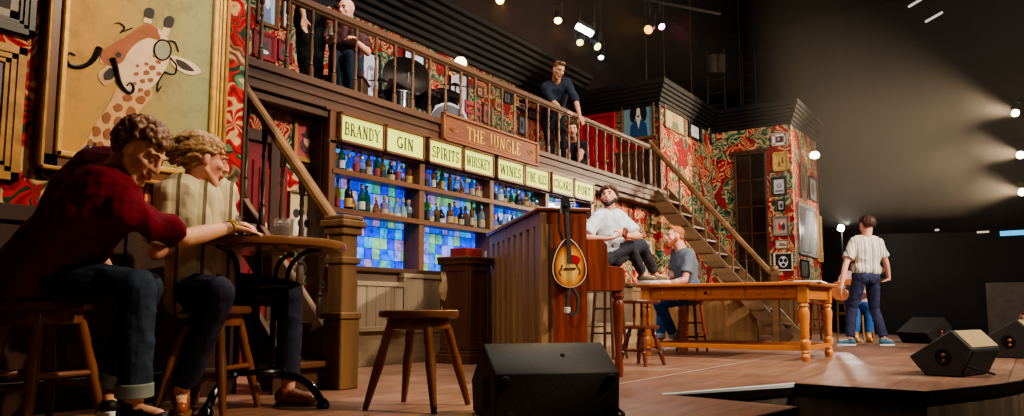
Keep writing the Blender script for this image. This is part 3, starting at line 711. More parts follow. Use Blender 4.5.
# ---- left staircase: runs up away from the newel towards the bar wall
nx, ny = 3.585, 3.72
SL = 1.05
o = root_of('staircase', 'dark wooden staircase behind the round table, heavy square newel at its foot', 'staircase', (3.4, 4.4, 0))
mb = MB(); newel(mb, nx, ny, 0, 1.10, .135); mb.build('newel_post', NEWELW, o, .008)
topY = 5.42
mb = MB()
a, b = V((nx, ny + .04, 1.03)), V((nx, topY, 1.03 + (topY - ny) * SL))
mb.bar(a, b, .075, .06); mb.bar(a - V((0, 0, .045)), b - V((0, 0, .045)), .045, .03); mb.build('handrail', RAILW, o, .014)
mb = MB(); s0, s1 = V((nx, ny + .05, .10)), V((nx, topY, .10 + (topY - ny - .05) * SL)); mb.bar(s0, s1, .05, .28); mb.build('stringer', STRW, o, .005)
mb = MB(); mb.bar(s0 + V((-.46, 0, 0)), s1 + V((-.46, 0, 0)), .04, .26); mb.build('stringer', DKWOODY, o, .005)
nst = 9
for k in range(nst):
    z = .18 + k * .245; y = ny + .06 + k * .245 / SL
    if y > 5.3: break
    mb = MB(); mb.mm((nx - .50, y - .05, z - .04), (nx + .02, y + .25, z)); mb.build('tread', wood('tread_%d' % k, s2l(86, 56, 36), 'x', .35), o, .008)
    mb = MB(); mb.mm((nx - .48, y + .0, z - .245), (nx - .01, y + .03, z - .04)); 
    if k < 1: mb.build('riser', DKWOOD, o)
for k in range(8):
    y = ny + .20 + k * .205
    z0 = .24 + (y - ny) * SL; z1 = .99 + (y - ny) * SL
    mb = MB(); mb.lathe(baluster_prof(z1 - z0, .022), (nx, y, z0), 10); mb.build('baluster', wood('stair_baluster_%d' % k, s2l(78, 56, 42), 'z', .35), o)
# ---- right staircase
XS = 12.5
a = pX(648, 141, XS); b = pX(773, 275, XS); sl = (b.z - a.z) / (b.y - a.y)
o = root_of('staircase', 'wooden open-tread staircase running down from the balcony in front of the wallpapered wall', 'staircase', (XS, 4.4, 0))
RSW = wood('right_rail_wood', s2l(132, 96, 62), 'y', .42)
mb = MB(); mb.bar(a, b, .075, .07); mb.bar(a - V((0, 0, .05)), b - V((0, 0, .05)), .045, .03); mb.build('handrail', RSW, o, .012)
zs = lambda y: a.z - .80 + (y - a.y) * sl
yt, yb = a.y, a.y - (a.z - .80 - .0) / sl
mb = MB(); mb.bar((XS, yt + .12, zs(yt + .12) - .06), (XS, yb + .02, zs(yb + .02) - .02), .05, .24); mb.build('stringer', STRW, o, .006)
mb = MB(); mb.bar((XS + .75, yt + .1, zs(yt + .1) - .06), (XS + .75, yb + .02, zs(yb + .02) - .02), .05, .24); mb.build('stringer', STRW, o, .006)
nt_ = 10
for k in range(nt_):
    z = 2.36 - k * .235; y = yt - .12 - k * .235 / sl
    if z < .1: break
    mb = MB(); mb.mm((XS - .04, y - .20, z), (XS + .78, y + .06, z + .04)); mb.build('tread', wood('right_tread_%d' % k, s2l(98, 70, 48), 'x', .45), o, .006)
for k in range(9):
    y = yt - .12 - k * .22
    mb = MB(); z0 = zs(y) + .08; mb.lathe(baluster_prof(a.z + (y - a.y) * sl - .05 - z0, .018), (XS, y, z0), 8); mb.build('baluster', BALW, o)
mb = MB(); mb.mm((XS - .05, yt - .05, 2.30), (XS + .05, yt + .05, a.z + .02)); mb.build('newel_post', DKWOODZ, o, .008)
mb = MB(); yy = b.y - .03; mb.mm((XS - .05, yy - .05, 0), (XS + .05, yy + .05, b.z + .06)); mb.ell((XS, yy, b.z + .10), .06); mb.build('newel_post', RSW, o, .006)
# panelled skirt under the right stairs
mb = MB(); mb.mm((XS + .42, yb + .6, 0), (XS + .46, YA, .9)); mb.mm((XS + .39, yb + .6, .84), (XS + .46, YA, .9)); mb.mm((XS + .39, yb + .6, 0), (XS + .46, YA, .14))
for k in range(4): mb.mm((XS + .40, yb + .6 + k * .47, .14), (XS + .42, yb + .68 + k * .47, .84))
struct('wall_understair', mb, wood('understair_panel', s2l(140, 104, 66), 'z', .5), .004)
# ================================================================ furniture and gear on the stage
CHERRY = wood('piano_cherry_wood', s2l(122, 52, 27), 'z', .35, var=.6, coat=.2, scale=14)
PSLAT = wood('piano_back_wood', s2l(140, 104, 70), 'z', .45, var=.3)
PDARK = wood('piano_dark_recess', s2l(52, 32, 22), 'z', .7)
# ---- upright piano, seen from its back-left end
Np = fl(541, 5.75); Lp = fl(489, 7.75)
e1 = (Lp - Np); LP = e1.length; e1.normalize(); e2 = V((e1.y, -e1.x, 0))
if e2.dot(RGT) < 0: e2 = -e2
def pxf(o, a, b): 
    m = Matrix((( a.x, b.x, 0, o.x), (a.y, b.y, 0, o.y), (0, 0, 1, o.z), (0, 0, 0, 1))); return m
XP = pxf(Np, e1, e2)      # local x: along the back (0..LP), y: towards the keys, z up
HP = pd(541, 207, 5.75).z
DP = .36
pn = root_of('upright_piano', 'tall red-brown upright piano with slatted wooden back, mandolin hanging on its end', 'piano', tuple(Np + e1 * LP / 2 + e2 * .2))
mb = MB(XP); mb.mm((0, .05, .06), (.045, DP, HP - .03)); mb.build('side_panel', CHERRY, pn, .006)
mb = MB(XP); mb.mm((LP - .045, .05, .06), (LP, DP, HP - .03)); mb.build('side_panel', CHERRY, pn, .006)
mb = MB(XP); mb.mm((.045, .10, .06), (LP - .045, .13, HP - .03)); mb.build('back_board', PDARK, pn)
mb = MB(XP); mb.mm((-.02, -.03, HP - .03), (LP + .02, DP + .03, HP)); mb.build('top_lid', wood('piano_lid', s2l(120, 62, 34), 'x', .3, coat=.3), pn, .008)
for za, zb2 in ((HP - .13, HP - .03), (.07, .18)): mb = MB(XP); mb.mm((0, 0, za), (LP, .05, zb2)); mb.build('back_rail', PSLAT, pn, .005)
nb = 8
for k in range(nb + 1):
    x = (LP - .16) * k / nb
    mb = MB(XP); mb.mm((x, .0, .16), (x + (.16 if k in (0, nb) else .13), .10, HP - .12)); mb.build('back_post', PSLAT, pn, .006)
mb = MB(XP); mb.mm((.045, DP - .03, .62), (LP - .045, DP, HP - .03)); mb.build('upper_panel', CHERRY, pn, .006)
mb = MB(XP); mb.mm((.045, DP - .06, .06), (LP - .045, DP - .03, .62)); mb.build('lower_panel', CHERRY, pn, .006)
# key bed with stepped cheeks
zc = .83
for x0 in (0.0, LP - .05):
    mb = MB(XP)
    prof = [(DP, .64), (DP + .28, .64), (DP + .30, .68), (DP + .30, zc - .04), (DP + .27, zc - .01), (DP + .17, zc), (DP + .16, zc + .16), (DP + .12, zc + .20), (DP, zc + .20)]
    mb.prism([(x0, y, z) for y, z in prof], (.05, 0, 0)); mb.build('key_cheek', CHERRY, pn, .005)
mb = MB(XP); mb.mm((.05, DP, .64), (LP - .05, DP + .29, .70)); mb.build('key_bed', CHERRY, pn, .006)
mb = MB(XP); mb.mm((.05, DP, .70), (LP - .05, DP + .26, .80)); mb.mm((.05, DP, zc), (LP - .05, DP + .13, zc + .18)); mb.build('fallboard', CHERRY, pn, .008)
for x0 in (.03, LP - .03):
    mb = MB(XP); q = V((x0 + .03, DP + .26, 0)); mb.lathe([(.045, .64), (.05, .60), (.032, .575), (.045, .55), (.042, .50), (.024, .16), (.034, .13), (.03, .1), (.036, .06), (.03, 0)][::-1], q, 12); mb.build('leg', CHERRY, pn)
mb = MB(XP); mb.mm((-.01, .03, 0), (LP + .01, DP + .04, .07)); mb.build('plinth', wood('piano_plinth', s2l(82, 46, 28), 'x', .5), pn, .006)
# ---- mandolin hanging on the piano end (end face normal -e1)
nE = -e1
mc = Np + e2 * (DP * .46 + .025) - e1 * .052
zc0 = pd(567, 270, 5.7).z
def mp_(u, z, o): return mc + e2 * u + ZUP * (z - 0) + nE * o
md = root_of('mandolin', 'sunburst mandolin hanging by its strap on the end of the piano', 'mandolin', tuple(mc + V((0, 0, zc0 - .2))))
def sunburst():
    m, nt, b, out = nodes_of('mandolin_sunburst'); L = nt.links.new
    tc = N(nt, 'ShaderNodeTexCoord'); mp = N(nt, 'ShaderNodeMapping'); L(tc.outputs['Generated'], mp.inputs['Vector'])
    mp.inputs['Location'].default_value = (-.36, -.36, -.40); 
    mp.vector_type = 'POINT'; mp.inputs['Scale'].default_value = (.72, .72, .95)
    ln = N(nt, 'ShaderNodeVectorMath', operation='LENGTH'); L(mp.outputs[0], ln.inputs[0])
    rp = ramp(nt, [(.22, s2l(236, 184, 96)), (.36, s2l(214, 134, 52)), (.46, s2l(110, 46, 18)), (.54, s2l(40, 20, 12))]); L(ln.outputs['Value'], rp.inputs[0])
    L(rp.outputs[0], b.inputs['Base Color']); b.inputs['Roughness'].default_value = .2; b.inputs['Coat Weight'].default_value = .5; return m
def outline(sc, zt=.23, n=36):
    """A-style teardrop outline in (u, z) about the body centre"""
    P = []
    for k in range(n):
        a = 2 * math.pi * k / n
        u = math.sin(a); z = -math.cos(a)
        r = .128
        zz = z * r
        uu = u * r
        if z > 0: 
            zz = z * zt; uu = u * r * (1 - .30 * z * z) 
        P.append((uu * sc, zz * (1 - (1 - sc) * .6)))
    return P
body = outline(1.0); tilt = Matrix.Rotation(R(3), 3, nE)
def M3(u, z, o): return mc + tilt @ (e2 * u + ZUP * z) + V((0, 0, zc0)) + nE * o
mb = MB(); mb.prism([M3(u, z, .0) for u, z in body], nE * .055); mb.build('body', mat('mandolin_dark_side', s2l(40, 20, 14), .25, coat=.4), md, .004)
mb = MB(); mb.prism([M3(u, z, .055) for u, z in outline(.955)], nE * .005); mb.build('top_board', sunburst(), md)
mb = MB(); pts = [M3(u, z, .056) for u, z in outline(.985)]; mb.tube(pts, .004, 6, closed=True); mb.build('binding', CREAM, md)
mb = MB(); mb.prism([M3(-.016, .05, .06), M3(.016, .05, .06), M3(.014, .42, .06), M3(-.014, .42, .06)], nE * .012); mb.build('fretboard', mat('fretboard', s2l(60, 42, 30), .4), md)
mb = MB(); mb.prism([M3(-.014, .2, .02), M3(.014, .2, .02), M3(.014, .43, .03), M3(-.014, .43, .03)], nE * .035); mb.build('neck', mat('mandolin_neck', s2l(70, 36, 20), .35), md)
hd = mb = MB(); mb.prism([M3(-.016, .415, .05), M3(.016, .415, .05), M3(.036, .46, .04), M3(.032, .53, .03), M3(.012, .545, .03), M3(0, .535, .03), M3(-.012, .545, .03), M3(-.032, .53, .03), M3(-.036, .46, .04)], nE * .018); mb.build('headstock', mat('headstock_black', s2l(30, 26, 26), .3), md)
for s in (-1, 1):
    for k in range(4):
        mb = MB(); p = M3(s * .034, .455 + .02 * k, .045); mb.cone(p, p + e2 * s * .03, .004, .004, 6); mb.ell(p + e2 * s * .034, .009, n=8, m=6); mb.build('tuning_peg', CREAM, md)
mb = MB()
for k in range(4): mb.tube([M3(-.01 + .0065 * k, -.10, .07), M3(-.01 + .0065 * k, .42, .076)], .0012, 4)
mb.build('strings', mat('steel_string', s2l(190, 186, 178), .3, .8), md)
mb = MB(); mb.prism([M3(-.045, .005, .06), M3(.045, .005, .06), M3(.045, .014, .06), M3(-.045, .014, .06)], nE * .012); mb.build('bridge', BLACK, md)
mb = MB()
for s in (-1, 1):
    pts = [M3(s * (.066 + .012 * math.sin(k)), -.04 + .016 * k, .061) for k in range(6)]; mb.tube(pts, .005, 5)
mb.build('sound_hole', BLACK, md)
mb = MB(); mb.prism([M3(.022, .05, .062), M3(.07, .04, .062), M3(.085, .075, .062), M3(.06, .10, .062), M3(.022, .11, .062)], nE * .006); mb.build('pickguard', mat('red_pickguard', s2l(176, 30, 30), .3), md)
mb = MB()
STR = mat('dark_strap', s2l(58, 54, 50), .8, var=.3, scale=30)
mb.tube([M3(-.05, .42, .03), M3(-.055, .3, .03), M3(-.035, .22, .03)], .012, 6); mb.build('strap', STR, md); mb = MB()
mb.tube([M3(.0, -.125, .04), M3(-.02, -.17, .05), M3(-.035, -.25, .05), M3(-.03, -.30, .05), M3(0, -.335, .05), M3(.035, -.31, .05), M3(.05, -.25, .05), M3(.048, -.19, .05), M3(.02, -.135, .04)], .014, 6)
mb.build('strap', STR, md)
PSE = mat('pale_strap_end', s2l(190, 180, 160), .5)
mb = MB(); mb.box(M3(-.035, -.29, .055), (.05, .03, .045)); mb.build('strap_buckle', PSE, md, .004)
mb = MB(); mb.box(M3(-.03, .45, .035), (.03, .01, .07)); mb.build('price_tag', PSE, md, .004)
mb = MB(); p = M3(0, .47, -.03); mb.cone(p, p + nE * .09, .008, .008, 8); mb.ell(p + nE * .09, .016); mb.build('hook', BLKMETAL, md)
# ---- coiled white cable on the back of the piano
mb = MB()
cx = lambda u, z, o=.02: XP @ V((LP - u, -o, z))
pts = [cx(-.03, 1.08, .03), cx(-.02, .92, .04), cx(.03, .78, .05), cx(-.04, .70, .05), cx(-.06, .58, .06), cx(-.05, .46, .06), cx(.03, .36, .06), cx(.05, .28, .07), cx(-.02, .22, .07), cx(-.05, .14, .08), cx(0, .09, .09), cx(.05, .06, .09)]
def smooth_pts(P, n=4):
    out = []
    for i in range(len(P) - 1):
        p0, p1, p2, p3 = P[max(i - 1, 0)], P[i], P[i + 1], P[min(i + 2, len(P) - 1)]
        for k in range(n):
            t = k / n
            out.append(.5 * ((2 * p1) + (p2 - p0) * t + (2 * p0 - 5 * p1 + 4 * p2 - p3) * t * t + (3 * p1 - p0 - 3 * p2 + p3) * t ** 3))
    out.append(P[-1]); return out
mb.tube(smooth_pts(pts), .011, 6); c_ = mb.build('cable', mat('white_cable', s2l(206, 190, 160), .5, var=.1)); tag(c_, 'cream cable hanging down the far edge of the piano back', 'cable')
# ---- centre stool and the stools of the two drinkers
STOOLW = wood('stool_wood', s2l(118, 72, 42), 'z', .32, var=.4, coat=.2)
SEATW = wood('stool_seat_wood', s2l(96, 60, 38), 'x', .3, var=.35, coat=.2)
def stool(center, h, r, spread, label, rz=0.0, square=False, rungs=True, seatm=SEATW, legm=STOOLW, lr=.024):
    o = root_of('stool', label, 'stool', tuple(center))
    xf = Matrix.Translation(center) @ Matrix.Rotation(rz, 4, 'Z')
    mb = MB(xf)
    mb.lathe([(r * .9, h - .045), (r * .99, h - .036), (r, h - .022), (r * .985, h - .006), (r * .93, h), (r * .6, h - .005), (.001, h - .008)], (0, 0, 0), 28); mb.build('seat', seatm, o)
    if rungs:
        mb = MB(xf); mb.lathe([(r * .78, h - .10), (r * .80, h - .095), (r * .80, h - .045), (r * .78, h - .044)], (0, 0, 0), 4 if square else 20, ref=(1, 0, 0)); mb.build('apron', legm, o, .003)
    for k in range(4):
        a = R(45 + 90 * k); d = V((math.cos(a), math.sin(a), 0))
        p, q = d * r * .66 + V((0, 0, h - .04)), d * spread
        L_ = (q - p)
        mb = MB(xf); mb.tube([p, p + L_ * .28, p + L_ * .30, p + L_ * .5, q], [lr * .9, lr * 1.05, lr * .9, lr * 1.1, lr * .62], 12); mb.build('leg', legm, o)
    if rungs == 2:
        for k in range(4):
            a, b = R(45 + 90 * k), R(135 + 90 * k); zz = h * (.33 if k % 2 else .42)
            rr = spread + (r * .66 - spread) * zz / h
            mb = MB(xf); mb.cone((math.cos(a) * rr, math.sin(a) * rr, zz), (math.cos(b) * rr, math.sin(b) * rr, zz), .013, .013, 8); mb.build('rung', legm, o)
    return o
stool(fl(418, 4.1), .50, .21, .275, 'wooden stool with splayed tapering legs standing alone before the bar', R(12), rungs=1)
stool(fl(38, 3.42), .54, .19, .25, 'dark wooden stool under the man in the maroon shirt', R(10), rungs=2)
stool(fl(208, 3.95), .52, .19, .25, 'wooden stool under the man in the pale shirt', R(25), rungs=2)
# ---- piano stool with a raised seat
c = fl(642, 7.2); o = root_of('piano_stool', 'small dark red-brown two-tier piano stool with turned legs near the table', 'stool', tuple(c))
RSTW = wood('piano_stool_wood', s2l(104, 52, 36), 'z', .3, coat=.3)
mb = MB(); mb.lathe([(.15, .555), (.172, .562), (.175, .578), (.165, .588), (.001, .584)], c, 24); mb.build('seat', RSTW, o)
mb = MB(); mb.lathe([(.145, .325), (.165, .332), (.165, .35), (.15, .358), (.001, .356)], c, 24); mb.build('lower_disc', RSTW, o)
for k in range(3):
    a = R(20 + 120 * k); p = c + V((math.cos(a) * .07, math.sin(a) * .07, 0)); mb = MB(); mb.lathe([(.011, .35), (.011, .42), (.017, .45), (.011, .48), (.011, .56)], p, 8); mb.build('post', RSTW, o)
for k in range(4):
    a = R(33 + 90 * k); d = V((math.cos(a), math.sin(a), 0)); p, q = c + d * .10 + V((0, 0, .33)), c + d * .205
    L_ = q - p; mb = MB(); mb.tube([p + L_ * t for t in (0, .12, .18, .24, .32, .5, .62, .66, .72, .8, .92, 1)], [.016, .018, .026, .018, .02, .028, .02, .027, .018, .022, .015, .02], 10); mb.build('leg', RSTW, o)
for k in range(4):
    a, b = R(33 + 90 * k), R(123 + 90 * k); mb = MB(); r_ = .165; mb.cone(c + V((math.cos(a) * r_, math.sin(a) * r_, .13)), c + V((math.cos(b) * r_, math.sin(b) * r_, .13)), .009, .009, 8); mb.build('stretcher', RSTW, o)
# ---- red stools further back
def tall_stool(c, h, label, m):
    o = root_of('stool', label, 'stool', tuple(c)); r = .17
    mb = MB(); mb.lathe([(r * .95, h - .035), (r, h - .03), (r, h - .008), (r * .95, h), (.001, h)], c, 20); mb.build('seat', m, o)
    for k in range(4):
        a = R(40 + 90 * k); d = V((math.cos(a), math.sin(a), 0)); mb = MB(); mb.tube([c + d * .12 + V((0, 0, h - .03)), c + d * .19], [.018, .016], 8); mb.build('leg', m, o)
        b = R(130 + 90 * k)
        for zz in ((h * .28, h * .55) if k % 2 else (h * .35,)):
            rr = .19 - .07 * zz / h
            mb = MB(); mb.cone(c + V((math.cos(a) * rr, math.sin(a) * rr, zz)), c + V((math.cos(b) * rr, math.sin(b) * rr, zz)), .011, .011, 6); mb.build('rung', m, o)
REDW = wood('red_stool_wood', s2l(150, 62, 48), 'z', .4); REDW2 = wood('dark_red_stool_wood', s2l(124, 50, 34), 'z', .4)
tall_stool(fl(692, 9.55), .62, 'red-brown wooden stool behind the table under the man in the grey shirt', REDW)
tall_stool(fl(816, 13.2), .62, 'small red wooden stool standing by the tower wall behind the table', REDW2)
# ---- long work table
TBW = wood('table_pine', s2l(196, 118, 54), 'y', .32, var=.25, coat=.25); TBZ = wood('table_pine_leg', s2l(196, 120, 56), 'z', .32, var=.25, coat=.25); TBX = wood('table_pine_x', s2l(190, 114, 52), 'x', .35, var=.25, coat=.25)
P1 = fl(806, 7.68); P2 = fl(648, 8.6)
tx, ty0, ty1 = P1.x, P1.y, P2.y; TW = 1.02; ZT = .775
o = root_of('work_table', 'long honey-coloured pine table with three drawers and stout turned legs', 'table', (tx + TW / 2, (ty0 + ty1) / 2, 0))
mb = MB(); mb.mm((tx - .09, ty0 - .10, ZT - .035), (tx + TW + .09, ty1 + .10, ZT)); mb.build('table_top', wood('table_top_wood', s2l(176, 106, 54), 'y', .28, var=.25, coat=.3), o, .008)
for xa, xb in ((tx + .015, tx + .04), (tx + TW - .04, tx + TW - .015)): mb = MB(); mb.mm((xa, ty0, ZT - .17), (xb, ty1, ZT - .035)); mb.build('apron', TBW, o, .003)
for ya, yb in ((ty0 - .015, ty0 + .01), (ty1 - .01, ty1 + .015)): mb = MB(); mb.mm((tx, ya, ZT - .17), (tx + TW, yb, ZT - .035)); mb.build('apron', TBX, o, .003)
for x in (tx, tx + TW):
    for y in (ty0, ty1):
        mb = MB(); mb.mm((x - .045, y - .045, ZT - .20), (x + .045, y + .045, ZT - .035))
        mb.lathe([(.03, 0), (.042, .02), (.046, .05), (.032, .075), (.042, .09), (.030, .105), (.038, .12), (.052, .15), (.052, .19), (.034, .215), (.044, .235), (.040, .30), (.052, .44), (.054, .48), (.040, .52), (.052, .54), (.040, .56), (.046, ZT - .20)], (x, y, 0), 16)
        mb.build('leg', TBZ, o)
dl = (ty1 - ty0 - .10) / 3
for k in range(3):
    y0 = ty0 + .05 + k * dl
    mb = MB(); mb.mm((tx - .004, y0 + .012, ZT - .158), (tx + .015, y0 + dl - .012, ZT - .045)); dr = mb.build('drawer', TBW, o, .004)
    for t in (.27, .73):
        mb = MB(); mb.lathe([(.012, 0), (.010, .012), (.019, .02), (.018, .03), (.008, .036)], (tx - .004, y0 + dl * t, ZT - .10), 10, ax=(-1, 0, 0)); mb.build('knob', TBW, dr)
    if k == 1:
        mb = MB(); mb.mm((tx - .008, y0 + dl * .70, ZT - .115), (tx - .003, y0 + dl * .84, ZT - .088)); mb.build('latch_plate', BLKMETAL, dr)
mb = MB(); mb.mm((tx + .02, ty0, .10), (tx + .06, ty1, .145)); mb.build('stretcher', TBW, o, .004)
mb = MB(); mb.mm((tx + TW - .06, ty0, .10), (tx + TW - .02, ty1, .145)); mb.build('stretcher', TBW, o, .004)
mb = MB(); mb.mm((tx, ty0 - .02, .10), (tx + TW, ty0 + .02, .145)); mb.build('stretcher', TBX, o, .004)
mb = MB(); mb.mm((tx, ty1 - .02, .10), (tx + TW, ty1 + .02, .145)); mb.build('stretcher', TBX, o, .004)
mb = MB(Matrix.Translation((tx + TW * .55, ty0 + .02, ZT)) @ Matrix.Rotation(R(8), 4, 'Z')); mb.mm((-.42, -.10, .001), (.42, .16, .016)); pp = mb.build('script', WHITE, None); tag(pp, 'white script pages lying on the near end of the pine table', 'paper')
# ---- round iron table
tc_ = fl(253, 4.15); ZR = .86; RR = .455
o = root_of('round_table', 'round wooden-topped bistro table with a black cast-iron base', 'table', tuple(tc_))
mb = MB(); mb.lathe([(RR - .015, ZR - .045), (RR, ZR - .04), (RR + .004, ZR - .022), (RR, ZR - .006), (RR - .012, ZR), (.001, ZR)], tc_, 48); mb.build('table_top', wood('round_table_wood', s2l(126, 84, 56), 'x', .25, var=.3, coat=.4), o)
IRON = mat('cast_iron', s2l(20, 19, 20), .25, .4, var=.3, coat=.3)
for k in range(4):
    a = R(20 + 90 * k); d = V((math.cos(a), math.sin(a), 0))
    mb = MB()
    base = tc_
    P = lambda r, z: base + d * r + V((0, 0, z))
    mb.tube(smooth_pts([P(.36, ZR - .05), P(.27, ZR - .065), P(.2, ZR - .12), P(.175, ZR - .20), P(.17, ZR - .30)], 4), .013, 8)
    mb.lathe([(.013, .16), (.016, .19), (.016, ZR - .32), (.02, ZR - .30), (.013, ZR - .26)], P(.17, 0), 10)
    mb.tube(smooth_pts([P(.17, .2), P(.19, .165), P(.26, .15), P(.33, .11), P(.38, .05), P(.40, .02)], 4), [.02] * 20 + [.022], 8)
    mb.lathe([(.03, 0), (.036, .012), (.03, .03), (.014, .05)], P(.40, 0), 10)
    mb.build('leg', IRON, o)
for zz in (ZR - .235, .185):
    mb = MB(); mb.tube([tc_ + V((math.cos(2 * math.pi * k / 24) * .17, math.sin(2 * math.pi * k / 24) * .17, zz)) for k in range(24)], .014, 8, closed=True)
    for k in range(2):
        a = R(20 + 90 * k); d = V((math.cos(a), math.sin(a), 0)); mb.cone(tc_ + d * .17 + V((0, 0, zz)), tc_ - d * .17 + V((0, 0, zz)), .011, .011, 8)
    mb.build('ring', IRON, o)
mb = MB(); mb.lathe([(.012, .10), (.03, .14), (.026, .17), (.018, .2), (.018, ZR - .25), (.03, ZR - .22), (.03, ZR - .2), (.016, ZR - .05)], tc_, 12); mb.build('column', IRON, o)
# ---- tumblers
TGL = glassm('tumbler_glass', s2l(236, 230, 222), .05); TGL.node_tree.nodes['Principled BSDF'].inputs['Transmission Weight'].default_value = .85
DRINK = glassm('iced_drink', s2l(224, 200, 176), .3)
def tumbler(p, label, h=.105, r=.043, fillm=DRINK):
    o = root_of('tumbler', label, 'glass', tuple(p))
    mb = MB(); mb.lathe([(r * .86, 0), (r * .9, .004), (r, h), (r * .95, h + .001), (r * .84, .014), (.001, .012)], p, 20); mb.build('glass_wall', TGL, o)
    mb = MB(); mb.lathe([(r * .80, .015), (r * .88, h * .62), (.001, h * .62)], p, 16)
    mb.build('drink', fillm, o)
    mb = MB()
    for k in range(6):
        mb.box(p + V((rng.uniform(-.02, .02), rng.uniform(-.02, .02), h * rng.uniform(.45, .85))), (.022, .022, .02), rot=Matrix.Rotation(rng.uniform(0, 3), 3, V((rng.random(), rng.random(), rng.random() + .1))))
    mb.build('ice', glassm('ice_%d' % len(W), s2l(240, 240, 240), .25), o, .003)
    return o
tumbler(fl(283, 4.1, ZR + .001), 'short tumbler of iced drink on the round table, standing clear of the hand', .115, .052)
tumbler(fl(247, 4.25, ZR + .001), 'short tumbler on the round table just beyond the wrist with the bracelet', .105, .046)
tumbler(fl(231, 4.0, ZR + .001), 'tumbler held under the hand on the round table', .12, .044)
# ---- floor monitors
SPK = mat('speaker_black_paint', s2l(32, 27, 22), .6, var=.3, scale=60, bump=.1)
SPK2 = mat('speaker_grey_paint', s2l(58, 54, 50), .6, var=.2, scale=60, bump=.1)
GRILL = mat('speaker_grille', s2l(44, 40, 36), .6, .3, var=.35, scale=160, bump=.4)
def monitor(o_, e_len, prof, L_, label, body, grillem, ends=True):
    """prof: closed list of (a, z) across; e_len: unit vector along the cabinet"""
    e_len = V(e_len).normalized(); ea = V((-e_len.y, e_len.x, 0))
    P = lambda l, a, z: o_ + e_len * l + ea * a + V((0, 0, z))
    o = root_of('floor_monitor', label, 'speaker', tuple(o_))
    mb = MB(); mb.prism([P(-L_ / 2, a, z) for a, z in prof], e_len * L_); mb.build('cabinet', body, o, .008)
    return o, P
# near one: back and base towards us
c0 = fl(558.5, 3.6); le = (RGT * 1.0 + FWD * .30).normalized()
prof = [(0.0, .004), (-.015, .215), (.20, .345), (.43, .16), (.40, .004)]
le2 = le
o, P = monitor(c0, le2, prof, .60, 'large black wedge monitor at the stage front, seen from its flat back', SPK, GRILL)
for (l, z) in ((-.24, .03), (.24, .03), (-.255, .185), (.255, .185)):
    mb = MB(); q = P(l, -.013, z); nrm = (P(l, -1, z) - P(l, 0, z)).normalized(); mb.lathe([(.02, 0), (.022, .006), (.018, .014), (.008, .016)], q, 12, ax=nrm); mb.build('rubber_foot', BLACK, o)
mb = MB(); q = P(.06, .105, .285); nr_ = V((P(0, -.13, .215) - P(0, 0, 0)).normalized()); mb.ell(q, .012); mb.build('bolt', BLACK, o)
mb = MB(); q = P(-.301, .14, .12); mb.box(q, (.01, .07, .13), rot=Matrix((le2, V((-le2.y, le2.x, 0)), ZUP)).transposed()); mb.build('handle_recess', mat('recess_black', s2l(6, 6, 6), .9), o)
mb = MB(); mb.tube(smooth_pts([P(.27, .2, .05), P(.33, .16, .04), P(.36, .1, .012), P(.33, .02, .012), P(.28, -.03, .012)], 5), .008, 6); cb = mb.build('cable', BLACK); tag(cb, 'short black cable looping beside the large wedge monitor', 'cable')
# three on the right, ends towards us
def side_monitor(px, d, sc, elen, label, group, body=SPK2, panel=True, flip=-1):
    c = fl(px, d)
    prof = [(-.26, .14), (.06, .35), (.20, .21), (.10, .004), (-.15, .004)]
    prof = [(a * sc * flip, z * sc) for a, z in prof]
    o, P = monitor(c, elen, prof, .52 * sc, label, body, GRILL)
    e = V(elen).normalized()
    # baffle grilles on the two front faces
    L2 = .26 * sc - .02
    (a1, z1), (a2, z2), (a3, z3) = prof[1], prof[2], prof[3]
    for (pa, pb, m) in (((a1, z1), (a2, z2), mat('lit_grille_%s' % len(W), s2l(176, 148, 104), .5, .1, var=.3, scale=140, bump=.3)), ((a2, z2), (a3, z3), GRILL)):  # upper grille tan instead of dark: light from above put into its colour
        t0, t1 = .07, .93
        q = [(pa[0] + (pb[0] - pa[0]) * t, pa[1] + (pb[1] - pa[1]) * t) for t in (t0, t1)]
        mb = MB(); n_ = P(0, pb[1] - pa[1], -(pb[0] - pa[0])) - P(0, 0, 0); n_ = V(n_).normalized()
        if n_.dot(P(0, 1 * flip, .0) - P(0, 0, 0)) < 0: n_ = -n_
        mb.prism([P(-L2, *q[0]), P(L2, *q[0]), P(L2, *q[1]), P(-L2, *q[1])], n_ * .008); mb.build('grille', m, o, .002)
    # connector dish on the end
    s = -.26 * sc if (P(-1, 0, 0) - P(1, 0, 0)).dot(-FWD) > 0 else .26 * sc
    out_ = e * (1 if s > 0 else -1)
    q = P(s, -.01 * flip * sc, .15 * sc)
    mb = MB(); mb.lathe([(.055 * sc, .0), (.06 * sc, .004), (.052 * sc, .008), (.042 * sc, .003), (.001, .002)], q, 20, ax=out_); mb.build('connector_dish', BLACK, o)
    mb = MB(); q2 = P(s, .0, .16 * sc) + out_ * .006; mb.ell(q2, .016 * sc); mb.ell(q2 + V((0, 0, -.04 * sc)), .012 * sc); mb.build('connector', mat('orange_connector_%d' % len(W), s2l(170, 90, 60), .5), o)
    return o, P, out_
el = (FWD * .62 + RGT * .78)
o1, P, out_ = side_monitor(960, 6.1, 1.0, el, 'grey wedge monitor nearest the stage edge, cable plugged in its end', None)
mb = MB(); a = P(-.275, .0, .15); mb.tube(smooth_pts([a, a + V((.02, -.05, .02)), a - FWD * .10 + RGT * .12 - ZUP * .06, a + RGT * .26 - FWD * .05 - ZUP * .10, a + RGT * .38 - ZUP * .132]), .009, 6); cb = mb.build('cable', BLACK); tag(cb, 'black cable plugged into the wedge monitor by the stage edge', 'cable')
side_monitor(926, 11.9, 1.12, (FWD * .9 - RGT * .30), 'dark wedge monitor on the floor just right of the standing man', None, SPK)
